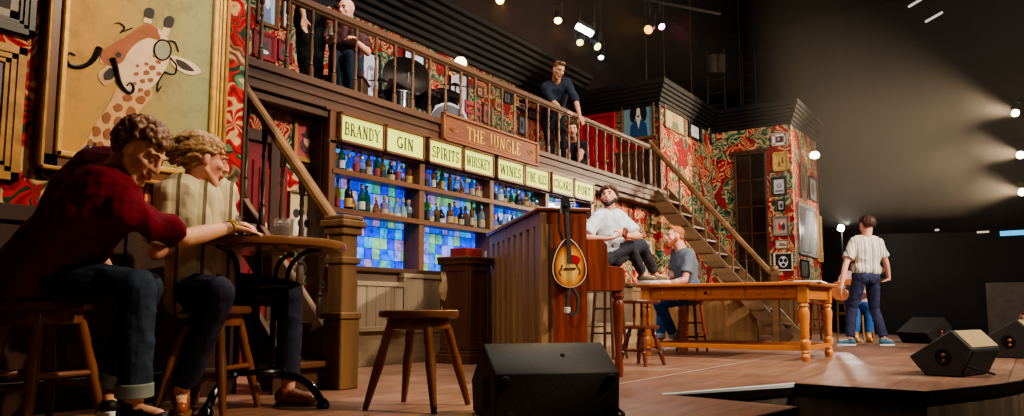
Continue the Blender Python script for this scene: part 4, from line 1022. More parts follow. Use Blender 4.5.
side_monitor(1016, 8.4, 1.15, (FWD * .75 + RGT * .66), 'grey wedge monitor cut by the photo edge, behind the nearest grey one', None)
# ================================================================ pictures on the walls
GILT = mat('gilt_frame', s2l(168, 122, 58), .45, .08, var=.4, scale=14)
GILT2 = mat('bright_gilt', s2l(206, 162, 84), .4, .1, var=.3, scale=14)
BRNF = wood('brown_frame', s2l(92, 60, 36), 'z', .4); BLKF = mat('black_frame', s2l(26, 22, 20), .35, var=.3)
SILF = mat('silver_frame', s2l(150, 144, 134), .35, .4, var=.3)
_cm = {}
def cmat(r, g, b, rough=.6, var=.12):
    k = (r, g, b, rough, var)
    if k not in _cm: _cm[k] = mat('paint_%d_%d_%d' % (r, g, b), s2l(r, g, b), rough, var=var, scale=16)
    return _cm[k]
def picture(label, c, u, n, w, h, fw, fm, canvas, art=(), name='framed_picture', matte=None, group=None):
    """c centre on the wall, u unit along, n outward normal; art in unit coords (0..1, y up): ('e',x,y,rx,ry,mat) / ('p',[...],mat)"""
    c, u, n = V(c), V(u), V(n); v = ZUP
    o = root_of(name, label, 'picture', tuple(c - v * h / 2), group=group)
    def bx(mb, x0, x1, y0, y1, d0, d1): mb.prism([c + u * x0 + v * y0 + n * d0, c + u * x1 + v * y0 + n * d0, c + u * x1 + v * y1 + n * d0, c + u * x0 + v * y1 + n * d0], n * (d1 - d0))
    mb = MB(); W2, H2 = w / 2, h / 2
    for k, (e0, e1, d) in enumerate(((0, .45, .035), (.40, .75, .028), (.7, 1.0, .02))):
        a, b = fw * e0, fw * e1
        bx(mb, -W2 + a, W2 - a, H2 - b, H2 - a, .002, d); bx(mb, -W2 + a, W2 - a, -H2 + a, -H2 + b, .002, d)
        bx(mb, -W2 + a, -W2 + b, -H2 + a, H2 - a, .002, d); bx(mb, W2 - b, W2 - a, -H2 + a, H2 - a, .002, d)
    mb.build('frame', fm, o, .002)
    mats = [canvas]; mb = MB(); iw, ih = w - 2 * fw, h - 2 * fw
    bx(mb, -iw / 2, iw / 2, -ih / 2, ih / 2, .003, .010)
    if matte is not None:
        mats.append(matte[0]); t = matte[1] * iw; mb.m = 1
        for (x0, x1, y0, y1) in ((-iw / 2, iw / 2, ih / 2 - t, ih / 2), (-iw / 2, iw / 2, -ih / 2, -ih / 2 + t), (-iw / 2, -iw / 2 + t, -ih / 2, ih / 2), (iw / 2 - t, iw / 2, -ih / 2, ih / 2)): bx(mb, x0, x1, y0, y1, .010, .012)
    for i, a in enumerate(art):
        m = a[-1]
        if m not in mats: mats.append(m)
        mb.m = mats.index(m)
        if a[0] == 'e': pts = [(a[1] + a[3] * math.cos(2 * math.pi * k / 20), a[2] + a[4] * math.sin(2 * math.pi * k / 20)) for k in range(20)]
        else: pts = a[1]
        mb.face([c + u * (x - .5) * iw + v * (y - .5) * ih + n * (.0105 + .0004 * (i + 1)) for x, y in pts])
    mb.build('canvas', mats, o, smooth=False)
    return o
# ---- the big giraffe portrait: shapes given where the photo shows them, taken onto the wall plane
YP = YW - .045
def gp(px, py, lay=0): p = pY(px, py, YP); p.y -= .0006 * lay + .002; return p
a0, a1 = pY(60, 60, YW), pY(206, 60, YW); f0, f1 = pY(39, 60, YW), pY(222, 60, YW); zb_ = pY(45, 171, YW).z; zbi = pY(60, 156, YW).z
gi = root_of('giraffe_painting', 'huge gold-framed portrait of a giraffe with curled moustache and round eyeglasses on ochre ground', 'picture', ((f0.x + f1.x) / 2, YW, zb_))
mb = MB()
TOPZ = zbi + 1.55
for (xa, xb, za, zb2) in ((f0.x, a0.x, zb_, TOPZ), (a1.x, f1.x, zb_, TOPZ), (f0.x, f1.x, zb_, zbi), (f0.x, f1.x, TOPZ - .02, TOPZ + .1)):
    mb.mm((xa, YW - .05, za), (xb, YW, zb2))
mb.build('frame', wood('giraffe_frame_dark', s2l(112, 72, 40), 'z', .35, coat=.3), gi, .006)
for nm, off, wd, mt, d in (('frame_moulding', .0, .022, GILT, .075), ('frame_moulding', .075, .03, GILT2, .07)):
    mb = MB(); x0, x1, z0 = f0.x + off, f1.x - off, zb_ + off
    mb.mm((x0, YW - d, z0), (x0 + wd, YW, TOPZ)); mb.mm((x1 - wd, YW - d, z0), (x1, YW, TOPZ)); mb.mm((x0, YW - d, z0), (x1, YW, z0 + wd)); mb.build(nm, mt, gi, .006)
mb = MB(); x1 = a1.x + .045
for k in range(3): mb.mm((a1.x + .01 + k * .03, YW - .06, zbi - .05), (a1.x + .03 + k * .03, YW - .0, TOPZ))
mb.build('frame_moulding', GILT2, gi, .005)
OCH = mat('ochre_canvas', s2l(176, 136, 66), .7, var=.3, scale=7, c2=s2l(140, 100, 38), detail=8)
def ochre():
    m, nt, b, out = nodes_of('ochre_to_sage_canvas'); L = nt.links.new
    tc = N(nt, 'ShaderNodeTexCoord'); sx = N(nt, 'ShaderNodeSeparateXYZ'); L(tc.outputs['Generated'], sx.inputs[0])
    g = ramp(nt, [(.15, s2l(186, 138, 52)), (.55, s2l(160, 138, 76)), (.9, s2l(142, 142, 98))]); L(sx.outputs[0], g.inputs[0])
    nz = N(nt, 'ShaderNodeTexNoise', i_Scale=7.0, i_Detail=9.0, i_Roughness=.7); L(tc.outputs['Object'], nz.inputs['Vector'])
    r = ramp(nt, [(.3, (.6, .52, .4)), (.5, (.95, .95, .9)), (.72, (1.15, 1.05, .85))]); L(nz.outputs['Fac'], r.inputs[0])
    mx = N(nt, 'ShaderNodeMix', data_type='RGBA', blend_type='MULTIPLY'); mx.inputs[0].default_value = 1; L(g.outputs[0], mx.inputs[6]); L(r.outputs[0], mx.inputs[7])
    L(mx.outputs[2], b.inputs['Base Color']); b.inputs['Roughness'].default_value = .6; return m
mb = MB(); mb.mm((a0.x - .01, YP, zbi - .01), (a1.x + .01, YW - .005, TOPZ)); mb.build('canvas', ochre(), gi)
G = {'tan': cmat(206, 160, 112), 'brown': cmat(150, 82, 40), 'rust': cmat(158, 88, 50), 'pale': cmat(222, 190, 156), 'dark': cmat(34, 26, 24), 'patch': cmat(146, 84, 42), 'lens': cmat(150, 148, 124), 'navy': cmat(24, 30, 56), 'pink': cmat(198, 150, 120), 'spot': cmat(190, 190, 200)}
gl, gm = [], []
mb = MB()
def shp(pts, m, lay):
    if G[m] not in gm: gm.append(G[m])
    mb.m = gm.index(G[m]); mb.face([gp(x, y, lay) for x, y in pts])
def smooth2(P, n=4):
    q = smooth_pts([V((x, y, 0)) for x, y in P] + [V((*P[0], 0))], n); return [(p.x, p.y) for p in q[:-1]]
shp([(78, 152), (86, 140), (98, 120), (110, 102), (116, 88), (150, 80), (152, 96), (142, 108), (130, 122), (122, 136), (120, 152)], 'tan', 1)
shp(smooth2([(80, 150), (93, 142), (106, 149), (98, 156), (84, 156)]), 'navy', 2)
for (x, y) in ((84, 150), (90, 147), (95, 150), (88, 153), (99, 153)): shp([(x + 1.1 * math.cos(k * 1.047), y + 1.1 * math.sin(k * 1.047)) for k in range(6)], 'spot', 3)
shp(smooth2([(100, 58), (103, 50), (114, 43), (126, 36), (140, 26), (150, 24), (160, 30), (168, 40), (170, 54), (166, 68), (160, 78), (150, 88), (138, 92), (128, 90), (120, 84), (114, 80), (104, 84), (98, 78), (100, 72), (106, 66), (100, 62)]), 'pale', 2)
shp(smooth2([(100, 58), (103, 50), (114, 43), (126, 36), (140, 26), (150, 24), (158, 30), (152, 36), (138, 42), (128, 52), (122, 62), (112, 66), (104, 64)]), 'rust', 3)
shp(smooth2([(136, 32), (146, 26), (156, 30), (160, 40), (150, 38)]), 'brown', 4)
shp(smooth2([(98, 78), (104, 70), (112, 68), (116, 76), (112, 82), (104, 85)]), 'pink', 3)
shp(smooth2([(103, 74), (110, 68), (115, 72), (112, 79), (104, 80)]), 'dark', 4)
shp(smooth2([(112, 55), (117, 50), (122, 54), (120, 60), (113, 60)]), 'brown', 4)
shp(smooth2([(114, 55), (118, 52), (121, 55), (118, 58)]), 'dark', 5)
shp([(143, 22), (146, 9), (153, 11), (151, 24)], 'pale', 3); shp(smooth2([(144, 17), (145, 9), (150, 8), (154, 11), (152, 19)]), 'dark', 4)
shp([(161, 34), (165, 18), (173, 20), (168, 36)], 'pale', 3); shp(smooth2([(163, 27), (165, 18), (170, 16), (174, 20), (171, 28)]), 'dark', 4)
shp(smooth2([(170, 55), (182, 58), (194, 64), (201, 72), (190, 75), (178, 70), (171, 64)]), 'pale', 3); shp(smooth2([(175, 59), (184, 62), (194, 71), (184, 70), (177, 65)]), 'dark', 4)
r2 = random.Random(3)
for (x, y, s) in ((152, 68, 4), (146, 73, 3.4), (158, 62, 3), (150, 80, 3), (142, 81, 3.2), (158, 74, 3), (136, 74, 2.6), (146, 64, 2.4), (154, 56, 2.4), (137, 66, 2.2), (140, 90, 3), (134, 84, 2.4)):
    shp([(x + s * r2.uniform(.7, 1.15) * math.cos(k * .785), y + s * .8 * r2.uniform(.7, 1.15) * math.sin(k * .785)) for k in range(8)], 'patch', 5)
for (x, y, sx, sy) in ((140, 100, 5, 4.5), (127, 98, 5, 4), (131, 112, 5, 6), (118, 108, 5, 5), (118, 122, 5, 6), (106, 118, 4.5, 6), (108, 134, 5, 6), (96, 132, 4.5, 6), (99, 145, 4, 4), (90, 143, 3, 4), (113, 146, 4, 4), (147, 93, 3.5, 3.5)):
    shp([(x + sx * r2.uniform(.8, 1.15) * math.cos(k * .785 + .3), y + sy * r2.uniform(.8, 1.15) * math.sin(k * .785 + .3)) for k in range(8)], 'patch', 5)
shp([(162 + 8.5 * math.cos(k * .39) * .9, 50 + 9.5 * math.sin(k * .39)) for k in range(16)], 'lens', 6)
mb.build('giraffe_figure', gm, gi, smooth=False)
INK = mat('ink_black', s2l(20, 16, 16), .4)
mb = MB()
def ink(P, r0, r1=None, n=5, lay=6):
    q = smooth_pts([gp(x, y, lay) for x, y in P], n); r1 = r1 or r0
    mb.tube(q, [(r0 + (r1 - r0) * k / (len(q) - 1)) * .0044 for k in range(len(q))], 6)
ink([(99, 48), (94, 58), (86, 65), (76, 67), (68, 64), (66, 57), (70, 53), (75, 56)], 3.6, .7)
mb.build('moustache', INK, gi); mb = MB()
ink([(112, 58), (115, 68), (118, 80), (123, 89), (130, 93), (133, 88), (130, 83), (126, 86)], 3.8, .7)
mb.build('moustache', INK, gi); mb = MB()
ink([(162 + 8.5 * math.cos(k * .42), 50 + 10 * math.sin(k * .42)) for k in range(16)], 1.0)
ink([(165, 41), (174, 42), (178, 52)], .9); ink([(170, 58), (176, 66), (174, 74), (164, 72)], .9); ink([(164, 72), (158, 82), (157, 92), (161, 86)], .9, .6)
mb.build('spectacles', INK, gi); mb = MB()
ink([(120, 33), (124, 28), (119, 23), (114, 24)], .9, .5); ink([(124, 31), (132, 28)], .8)
mb.build('curled_lash', INK, gi)
# ---- two frames further left on the giraffe wall
p0, p1 = pY(0, 90, YW), pY(22, 90, YW); zt, zb_ = pY(10, 46, YW).z, pY(10, 181, YW).z
picture('gold-framed picture left of the giraffe portrait, cut by the photo edge', (p1.x - .34, YW, (zt + zb_) / 2), (1, 0, 0), (0, -1, 0), .68, zt - zb_, .09, GILT, cmat(120, 120, 128), [('e', .6, .5, .3, .35, cmat(60, 60, 70))])
p1 = pY(33, 20, YW); zb_ = pY(33, 39, YW).z
picture('dark-framed picture above the gold frame in the top corner', (p1.x - .4, YW, zb_ + .35), (1, 0, 0), (0, -1, 0), .8, .7, .07, BLKF, cmat(40, 26, 26), [('e', .5, .4, .3, .3, cmat(70, 30, 30))], matte=(cmat(150, 140, 130), .06))
# ---- around the left staircase, on the bar wall
def wallpic(axis, fixed, pxl, pxr, pyt, pyb, fwf, fm, canvas, art, label, **k):
    pc = (pxl + pxr) / 2
    if axis == 'y':
        a, b = pY(pxl, (pyt + pyb) / 2, fixed), pY(pxr, (pyt + pyb) / 2, fixed); t, q = pY(pc, pyt, fixed), pY(pc, pyb, fixed); u, n = (1, 0, 0), (0, -1, 0); w = abs(b.x - a.x)
    else:
        a, b = pX(pxl, (pyt + pyb) / 2, fixed), pX(pxr, (pyt + pyb) / 2, fixed); t, q = pX(pc, pyt, fixed), pX(pc, pyb, fixed); u, n = (0, -1, 0), (-1, 0, 0); w = abs(b.y - a.y)
    c = (a + b) / 2; c.z = (t.z + q.z) / 2
    if axis == 'y': c.y = fixed
    else: c.x = fixed
    return picture(label, c, u, n, w, t.z - q.z, fwf, fm, canvas, art, **k)
YBW = YB + .019
wallpic('y', YBW, 292, 320, 121, 163, .05, GILT, cmat(168, 64, 66), [('e', .5, .36, .36, .26, cmat(84, 44, 40)), ('e', .5, .52, .17, .15, cmat(200, 150, 110)), ('e', .5, .68, .32, .09, cmat(60, 30, 30)), ('p', [(.36, .66), (.64, .66), (.6, .88), (.4, .88)], cmat(60, 30, 30)), ('e', .5, .42, .07, .09, cmat(230, 180, 130))], 'gilt-framed red portrait of a hatted figure above the staircase')
wallpic('y', YBW, 299, 320, 167, 190, .03, BLKF, cmat(40, 30, 34), [('e', .5, .5, .3, .3, cmat(110, 90, 90)), ('e', .4, .45, .12, .15, cmat(60, 50, 60))], 'small black-framed picture below the gilt red portrait')
wallpic('y', YBW, 287, 317, 193, 243, .02, wood('panda_frame', s2l(150, 112, 70), 'z', .4), cmat(196, 170, 128), [('e', .5, .32, .3, .26, cmat(228, 214, 190)), ('e', .24, .58, .12, .1, cmat(46, 38, 36)), ('e', .76, .58, .12, .1, cmat(46, 38, 36)), ('e', .38, .38, .09, .09, cmat(46, 38, 36)), ('e', .62, .38, .09, .09, cmat(46, 38, 36)), ('e', .5, .26, .06, .04, cmat(30, 26, 26)), ('p', [(.15, 0), (.85, 0), (.75, .1), (.25, .1)], cmat(90, 70, 60))], 'tan picture of a panda face behind the staircase')
# ---- dog portrait, fox and the rest on alcove, stair and window walls
wallpic('x', XA - .001, 622, 655, 95, 140, .055, wood('dog_frame', s2l(132, 92, 56), 'z', .4), cmat(120, 158, 170), [('p', [(.18, 0), (.84, 0), (.80, .3), (.66, .42), (.36, .42), (.22, .3)], cmat(34, 74, 110)), ('p', [(.44, .42), (.58, .42), (.51, .2)], cmat(214, 214, 206)), ('e', .51, .62, .19, .2, cmat(30, 24, 26)), ('e', .30, .58, .1, .2, cmat(30, 24, 26)), ('e', .72, .58, .1, .2, cmat(30, 24, 26)), ('e', .51, .6, .07, .2, cmat(226, 218, 208)), ('e', .51, .50, .1, .09, cmat(226, 218, 208)), ('e', .51, .52, .04, .03, cmat(40, 26, 26)), ('e', .51, .84, .16, .05, cmat(150, 50, 40)), ('p', [(.42, .84), (.60, .84), (.56, .93), (.46, .93)], cmat(150, 50, 40))], 'large portrait of a black and white dog in a blue jacket')
yB = YA - .001
wallpic('y', yB, 664, 684, 109, 132, .05, wood('fox_frame', s2l(140, 106, 66), 'z', .4), cmat(176, 158, 110), [('p', [(.3, 0), (.75, 0), (.65, .45), (.4, .45)], cmat(92, 96, 60)), ('e', .5, .58, .16, .16, cmat(190, 130, 70)), ('p', [(.36, .66), (.42, .86), (.5, .7)], cmat(170, 110, 60)), ('p', [(.5, .7), (.6, .86), (.64, .66)], cmat(170, 110, 60))], 'brown-framed picture of a pale animal in green, nearest the alcove corner')
wallpic('y', yB, 688, 701, 124, 140, .05, BLKF, cmat(224, 214, 200), [('e', .5, .5, .26, .3, cmat(180, 90, 70)), ('e', .5, .6, .16, .12, cmat(210, 150, 120))], 'small black-framed picture with white mount beside the fox-like one', matte=(WHITE, .18))
wallpic('y', yB, 710, 728, 133, 148, .04, BLKF, cmat(120, 120, 126), [('e', .3, .5, .12, .25, cmat(40, 40, 44)), ('e', .55, .45, .12, .28, cmat(30, 30, 34)), ('e', .78, .5, .1, .25, cmat(60, 56, 60))], 'wide dark-framed group photograph at the inner wall corner')
xC = XC - .001
wallpic('x', xC, 772, 787.5, 133, 146, .03, cmat(190, 176, 160), cmat(120, 90, 90), [('e', .5, .5, .26, .3, cmat(60, 34, 40)), ('e', .42, .55, .1, .16, cmat(200, 160, 150))], 'small white-framed picture topmost in the column right of the dark window', matte=(WHITE, .14))
wallpic('x', xC, 773, 789, 152, 171, .06, GILT2, cmat(204, 160, 84), [('p', [(.2, .1), (.45, .1), (.4, .5), (.25, .6)], cmat(120, 80, 40)), ('p', [(.55, .35), (.8, .3), (.75, .8), (.6, .9)], cmat(120, 80, 40))], 'thick gold-framed picture second from the top beside the dark window')
wallpic('x', xC, 771.5, 787, 177, 196, .05, BLKF, cmat(196, 196, 204), [('p', [(.1, .1), (.9, .1), (.9, .25), (.1, .25)], cmat(110, 110, 120)), ('e', .5, .55, .3, .2, cmat(150, 150, 160))], 'black-framed pale grey picture with large white area beside the dark window')
wallpic('x', xC, 777, 785.5, 199.5, 211, .03, BLKF, cmat(170, 170, 176), [('e', .5, .45, .26, .3, cmat(60, 56, 64))], 'tiny black-framed picture between the pale grey one and the silver-framed one')
wallpic('x', xC, 773.5, 790, 216, 236, .05, SILF, cmat(186, 150, 136), [('e', .4, .5, .2, .3, cmat(190, 60, 50)), ('e', .66, .45, .16, .26, cmat(50, 60, 90)), ('e', .5, .7, .14, .12, cmat(220, 180, 160))], 'silver-framed picture of colourful figures beside the dark window')
wallpic('x', xC, 776, 789, 240, 248.5, .02, cmat(170, 150, 130), cmat(206, 190, 170), [('p', [(.1, .2), (.9, .2), (.7, .6), (.3, .7)], cmat(140, 110, 90))], 'small low pale picture just above the black and white one')
wallpic('x', xC, 774, 793, 252.5, 271, .03, cmat(216, 204, 180), cmat(24, 22, 24), [('e', .5, .5, .3, .36, cmat(206, 206, 206)), ('e', .36, .6, .12, .14, cmat(30, 30, 30)), ('e', .64, .58, .12, .14, cmat(40, 40, 40)), ('e', .5, .3, .12, .1, cmat(30, 30, 30))], 'square black and white picture lowest beside the dark window')
yD = YD - .001
wallpic('y', yD, 798, 815, 206, 256, .05, SILF, cmat(120, 116, 110, .15), [('p', [(.1, .05), (.5, .05), (.9, .95), (.5, .95)], cmat(150, 148, 142, .15))], 'tall silver-framed mirror on the tower side wall', name='wall_mirror')  # paler slanting band is a reflection painted on the glass
wallpic('y', yD, 800, 806, 165, 199, .03, BRNF, cmat(96, 84, 66), [('e', .5, .5, .25, .3, cmat(60, 50, 40))], 'narrow brown frame above the mirror on the tower side')
wallpic('y', yD, 808.5, 816, 178, 201, .03, BLKF, cmat(120, 112, 100), [('e', .5, .5, .25, .3, cmat(80, 70, 60))], 'black-framed picture above the far edge of the mirror')
wallpic('y', yD, 816.5, 821, 216, 262, .03, GILT, cmat(110, 100, 84), [], 'slim gilt frame farthest along the tower side')
wallpic('y', yD, 800, 808, 260, 277, .02, BLKF, cmat(70, 60, 60), [], 'small dark frame under the mirror')
# ---- pictures under the balcony beside the bar
wallpic('y', YBW, 645, 656, 218, 233, .05, wood('tan_frame', s2l(160, 126, 80), 'z', .4), cmat(178, 158, 116), [('e', .5, .5, .2, .3, cmat(120, 100, 70))], 'tan-framed picture under the balcony, upper of two behind the seated men')
wallpic('y', YBW, 643.5, 653, 238, 254, .05, wood('gold_small_frame', s2l(190, 156, 96), 'z', .4), cmat(214, 200, 170), [('e', .5, .5, .2, .25, cmat(120, 110, 96))], 'pale-framed picture under the balcony, lower of two behind the seated men')
# ---- balcony wall pictures
yU = 7.299
BLU = cmat(140, 156, 178)
wallpic('y', yU, 256, 278, -14, 27, .05, BRNF, BLU, [('p', [(.2, 0), (.8, 0), (.7, .5), (.3, .5)], cmat(90, 104, 130)), ('e', .5, .62, .16, .2, cmat(190, 190, 196))], 'pale blue picture in brown frame on the balcony wall above the stair rail')
wallpic('y', yU, 281, 291, -10, 30, .04, BRNF, cmat(178, 180, 186), [('e', .5, .5, .2, .3, cmat(140, 140, 150))], 'narrow pale picture right of the pale blue one on the balcony wall')
wallpic('y', yU, 252, 275, 32, 60, .05, wood('red_frame', s2l(120, 34, 40), 'z', .4), cmat(90, 40, 46), [('e', .3, .4, .16, .3, cmat(40, 34, 40)), ('e', .6, .45, .16, .3, cmat(50, 44, 50)), ('e', .5, .2, .3, .1, cmat(190, 190, 196))], 'red-framed dark group picture under the pale blue one')
wallpic('y', yU, 277, 291, 41, 62, .04, wood('red_frame_2', s2l(120, 34, 40), 'z', .4), cmat(90, 44, 50), [('e', .5, .4, .3, .3, cmat(44, 40, 46))], 'smaller red-framed picture beside the dark group picture')
for i, (l, r, t, b2, cv) in enumerate(((361, 379, 52, 103, (176, 178, 196)), (403, 424, 50, 100, (188, 194, 214)), (449, 467, 72, 118, (168, 160, 172)))):
    wallpic('y', yU, l, r, t, b2, .03, BLKF, cmat(*cv), [('p', [(.2, .1), (.25, .7), (.3, .7), (.27, .1)], cmat(90, 86, 100)), ('e', .62, .4, .14, .2, cmat(120, 116, 130)), ('e', .5, .7, .2, .06, cmat(120, 116, 130))], ['tall pale sketched poster behind the leftmost cymbal', 'tall pale blue poster behind the big dark cymbal', 'tall pale poster with scribbled drawing right of the drum kit'][i], name='poster')
for i, (l, r, t, b2, cv, fm) in enumerate(((476, 483, 86, 97, (170, 120, 80), BRNF), (482, 491, 104, 124, (150, 60, 60), BRNF), (503, 511, 92, 104, (60, 60, 70), BLKF), (513, 517, 96, 106, (150, 120, 80), GILT), (517, 526, 101, 111, (150, 120, 120), BLKF), (518, 525, 115, 135, (120, 130, 150), BRNF), (528, 536, 109, 120, (90, 60, 60), BLKF), (494, 501, 100, 111, (110, 50, 60), GILT))):
    wallpic('y', yU, l, r, t, b2, .04, fm, cmat(*cv), [('e', .5, .5, .25, .3, cmat(cv[0] // 2, cv[1] // 2, cv[2] // 2))],
            ['small brown-framed amber picture, high on the balcony wall right of the poster', 'red picture in brown frame behind the balcony balusters', 'dark square picture near the balcony ceiling, above the round drum', 'very small gilt picture between two dark ones on the balcony', 'pale pink picture in black frame left of the leaning man', 'tall pale blue picture low behind the balcony balusters', 'dark red picture nearest the leaning man on the balcony', 'gilt-framed plum picture in the middle of the balcony cluster'][i])
# ================================================================ balcony gear: drum kit and odds and ends
YK = 6.35
DRUM = mat('drum_shell_black', s2l(22, 20, 22), .25, coat=.3); CHR = mat('chrome', s2l(84, 82, 86), .35, .9); SKIN_D = mat('drum_head', s2l(150, 140, 130), .5)
kc = pY(425, 100, YK)
o = root_of('drum_kit', 'black drum kit with dark cymbals on the balcony behind the railing', 'drum kit', (kc.x, YK, ZB))
def cyl_(mb, c, ax, r, h): mb.lathe([(r, 0), (r, h)], V(c) - V(ax) * h / 2, 20, ax=ax)
def cymbal(px, py, y, r, tilt):
    p = pY(px, py, y); ax = V((math.sin(tilt) * -.7, -math.sin(tilt), math.cos(tilt)))
    mb = MB(); mb.lathe([(r, 0), (r * .98, .004), (r * .3, .018), (r * .12, .04), (.001, .045)], p, 24, ax=ax); cy = mb.build('cymbal', mat('dark_cymbal_%d' % px, s2l(38, 32, 28), .35, .7), o)
    mb = MB(); mb.cone(p + ax * .06, (p.x, p.y, ZB + .35), .011, .011, 6)
    for k in range(3): a = k * 2.1; mb.cone((p.x, p.y, ZB + .42), (p.x + .25 * math.cos(a), p.y + .25 * math.sin(a), ZB + .01), .009, .009, 6)
    mb.build('cymbal_stand', CHR, o)
cymbal(407, 76, 6.2, .30, 1.1); cymbal(381, 82, 6.0, .20, .25); cymbal(455, 86, 6.3, .25, .25); cymbal(432, 92, 6.5, .2, .2)
for (px, py, y, r, h, ax) in ((398, 96, 6.25, .19, .24, (.2, -.5, .85)), (424, 99, 6.2, .17, .22, (0, -.5, .85)), (447, 100, 6.3, .16, .2, (-.2, -.5, .85)), (396, 112, 6.1, .22, .4, (0, 0, 1))):
    ax = V(ax).normalized(); p = pY(px, py, y); mb = MB(); cyl_(mb, p, ax, r, h); mb.build('drum_shell', DRUM, o, .003)
    mb = MB(); cyl_(mb, p + ax * h / 2, ax, r * 1.04, .02); cyl_(mb, p - ax * h / 2, ax, r * 1.04, .02); mb.build('drum_hoop', CHR, o)
p = pY(444, 113, 6.15); p.z = ZB + .27; mb = MB(); cyl_(mb, p, V((-.55, -.83, 0)), .26, .34); mb.build('bass_drum', DRUM, o, .004)
mb = MB(); q = p + V((-.55, -.83, 0)) * .175; cyl_(mb, q, V((-.55, -.83, 0)), .27, .03); mb.build('drum_hoop', CHR, o)
mb = MB(); cyl_(mb, q + V((-.55, -.83, 0)) * .012, V((-.55, -.83, 0)), .24, .012); mb.build('drum_head', mat('bass_head', s2l(60, 56, 58), .5), o)
# round frame drum, red chair and a lamp globe on the balcony wall
p = pY(506, 131, 6.6); ax = V((-.45, -.88, .1)).normalized()
o = root_of('frame_drum', 'pale round drum standing on the balcony behind THE JUNGLE sign', 'drum', (p.x, p.y, ZB)); p.z = ZB + .32
mb = MB(); cyl_(mb, p, ax, .31, .12); mb.build('drum_shell', mat('red_drum_shell', s2l(120, 40, 44), .4), o, .003)
mb = MB(); cyl_(mb, p + ax * .062, ax, .29, .008); mb.build('drum_head', SKIN_D, o)
mb = MB(); cyl_(mb, p + ax * .06, ax, .32, .03); mb.build('drum_hoop', CHR, o)
c = pY(482, 128, 6.3); c.z = ZB
o = root_of('chair', 'red wooden chair on the balcony left of the round drum', 'chair', tuple(c))
RC = wood('red_chair_wood', s2l(130, 36, 44), 'z', .5)
mb = MB(); mb.box(c + V((0, 0, .42)), (.4, .38, .04)); mb.build('seat', RC, o, .008)
for sx in (-1, 1):
    for sy in (-1, 1): mb = MB(); mb.cone(c + V((sx * .17, sy * .16, 0)), c + V((sx * .17, sy * .16, .86 if sy > 0 else .41)), .018, .018, 8); mb.build('leg', RC, o)
mb = MB()
for z in (.58, .72, .84): mb.box(c + V((0, .16, z)), (.36, .02, .06))
mb.build('backrest', RC, o, .004)
def sconce(p, n, label, r, e, name='wall_lamp'):
    o = root_of(name, label, 'lamp', tuple(p)); n = V(n)
    mb = MB(); mb.lathe([(.05, 0), (.055, .01), (.03, .02), (.012, .03)], p, 14, ax=n); mb.tube(smooth_pts([p + n * .02, p + n * .12 - ZUP * .02, p + n * .18 + ZUP * .02, p + n * .18 + ZUP * .07], 4), .01, 8); mb.build('bracket', BRASS, o)
    mb = MB(); q = p + n * .18 + ZUP * .07; mb.lathe([(.02, 0), (r * .8, .02), (r, r * .6), (r * .95, r * 1.1), (r * .6, r * 1.5), (.001, r * 1.6)], q, 18); mb.build('lamp_shade', emis('lamp_glow_%d' % len(W), (1, .86, .62), e), o)
sconce(pY(451, 74, 7.29) , (0, -1, 0), 'glowing dome wall lamp on the balcony wall above the drum kit', .10, 3.0)
sconce(pY(806, 163, YD - .002), (0, -1, 0), 'small glowing dome lamp on the tower side wall', .10, 6.0)
mb = MB(); p = pY(283, 67, 6.1); p.z = ZB; mb.mm((p.x - .9, p.y - .2, ZB), (p.x + .25, p.y + .2, ZB + .27)); b_ = mb.build('flight_case', BLACK, None, .01); tag(b_, 'low black case on the balcony floor near the stair top', 'case')
# ================================================================ lighting rig over the balcony
RIGM = mat('rig_black', s2l(26, 22, 22), .6, .3)
a, b = pd(470, -10, 10.2), pd(700, 16, 12.0); z_ = 5.35
o = root_of('lighting_bar', 'dark horizontal pipe carrying the stage lights above the balcony', 'pipe', (10, 3, z_))
pa, pb = fl(430, 9.6, 5.0), fl(720, 12.4, 5.35)
mb = MB(); mb.cone(pa, pb, .03, .03, 10); mb.build('pipe', RIGM, o)
for k in range(4): 
    q = pa.lerp(pb, (k + .5) / 4); mb = MB(); mb.cone(q, (q.x, q.y, 8.0), .012, .012, 6); mb.build('hanger', RIGM, o)
def fixture(px, py, d, aim, colr, e, label, r=.06, ln=.24, beam=None):
    p = pd(px, py, d); aim = V(aim).normalized()
    o = root_of('stage_light', label, 'stage light', tuple(p), group=None)
    mb = MB(); mb.lathe([(r * .5, -ln), (r * .8, -ln * .9), (r * .85, -ln * .4), (r * 1.05, -.02), (r * 1.1, 0), (r * .95, 0), (r * .9, -.03)], p, 18, ax=aim); mb.build('housing', RIGM, o)
    mb = MB(); mb.lathe([(r * .9, -.035), (r * .85, -.02), (.001, -.012)], p, 18, ax=aim); mb.build('lens', emis('lens_%d' % px, colr, e), o)
    q = p - aim * ln * .5
    mb = MB(); s = aim.cross(ZUP).normalized(); mb.tube([q + s * r * 1.1, q + s * r * 1.15 + ZUP * .2, q - s * r * 1.15 + ZUP * .2, q - s * r * 1.1], .009, 6); mb.cone(q + ZUP * .2, q + ZUP * .34, .02, .02, 8); mb.build('yoke', RIGM, o)
    if px < 1000:
        mb = MB(); mb.cone(q + ZUP * .3, V((q.x, q.y, 8.0)), .012, .012, 6); mb.build('drop_rod', RIGM, o)
    else:
        e_ = pd(1034, 113, 15.9); mb = MB(); mb.cone(q + ZUP * .3, V((e_.x, e_.y, q.z + .3)), .02, .02, 6); mb.build('side_arm', RIGM, o)
    return p, aim
TOCAM = lambda px: (-ray(px, 200))
def down(px, k=.35, side=0): v = -ray(px, 100).normalized(); v.z = 0; v.normalize(); return v * (1 - k) - ZUP * k + RGT * side
YEL, WHT, PNK, GRN = s2l(255, 190, 70), s2l(225, 230, 255), s2l(255, 90, 160), s2l(216, 214, 130)
fx = []
fx.append((fixture(500, 1, 10.3, down(500, .5), YEL, 22, 'yellow-glowing stage light farthest left on the pipe, at the top edge'), YEL))
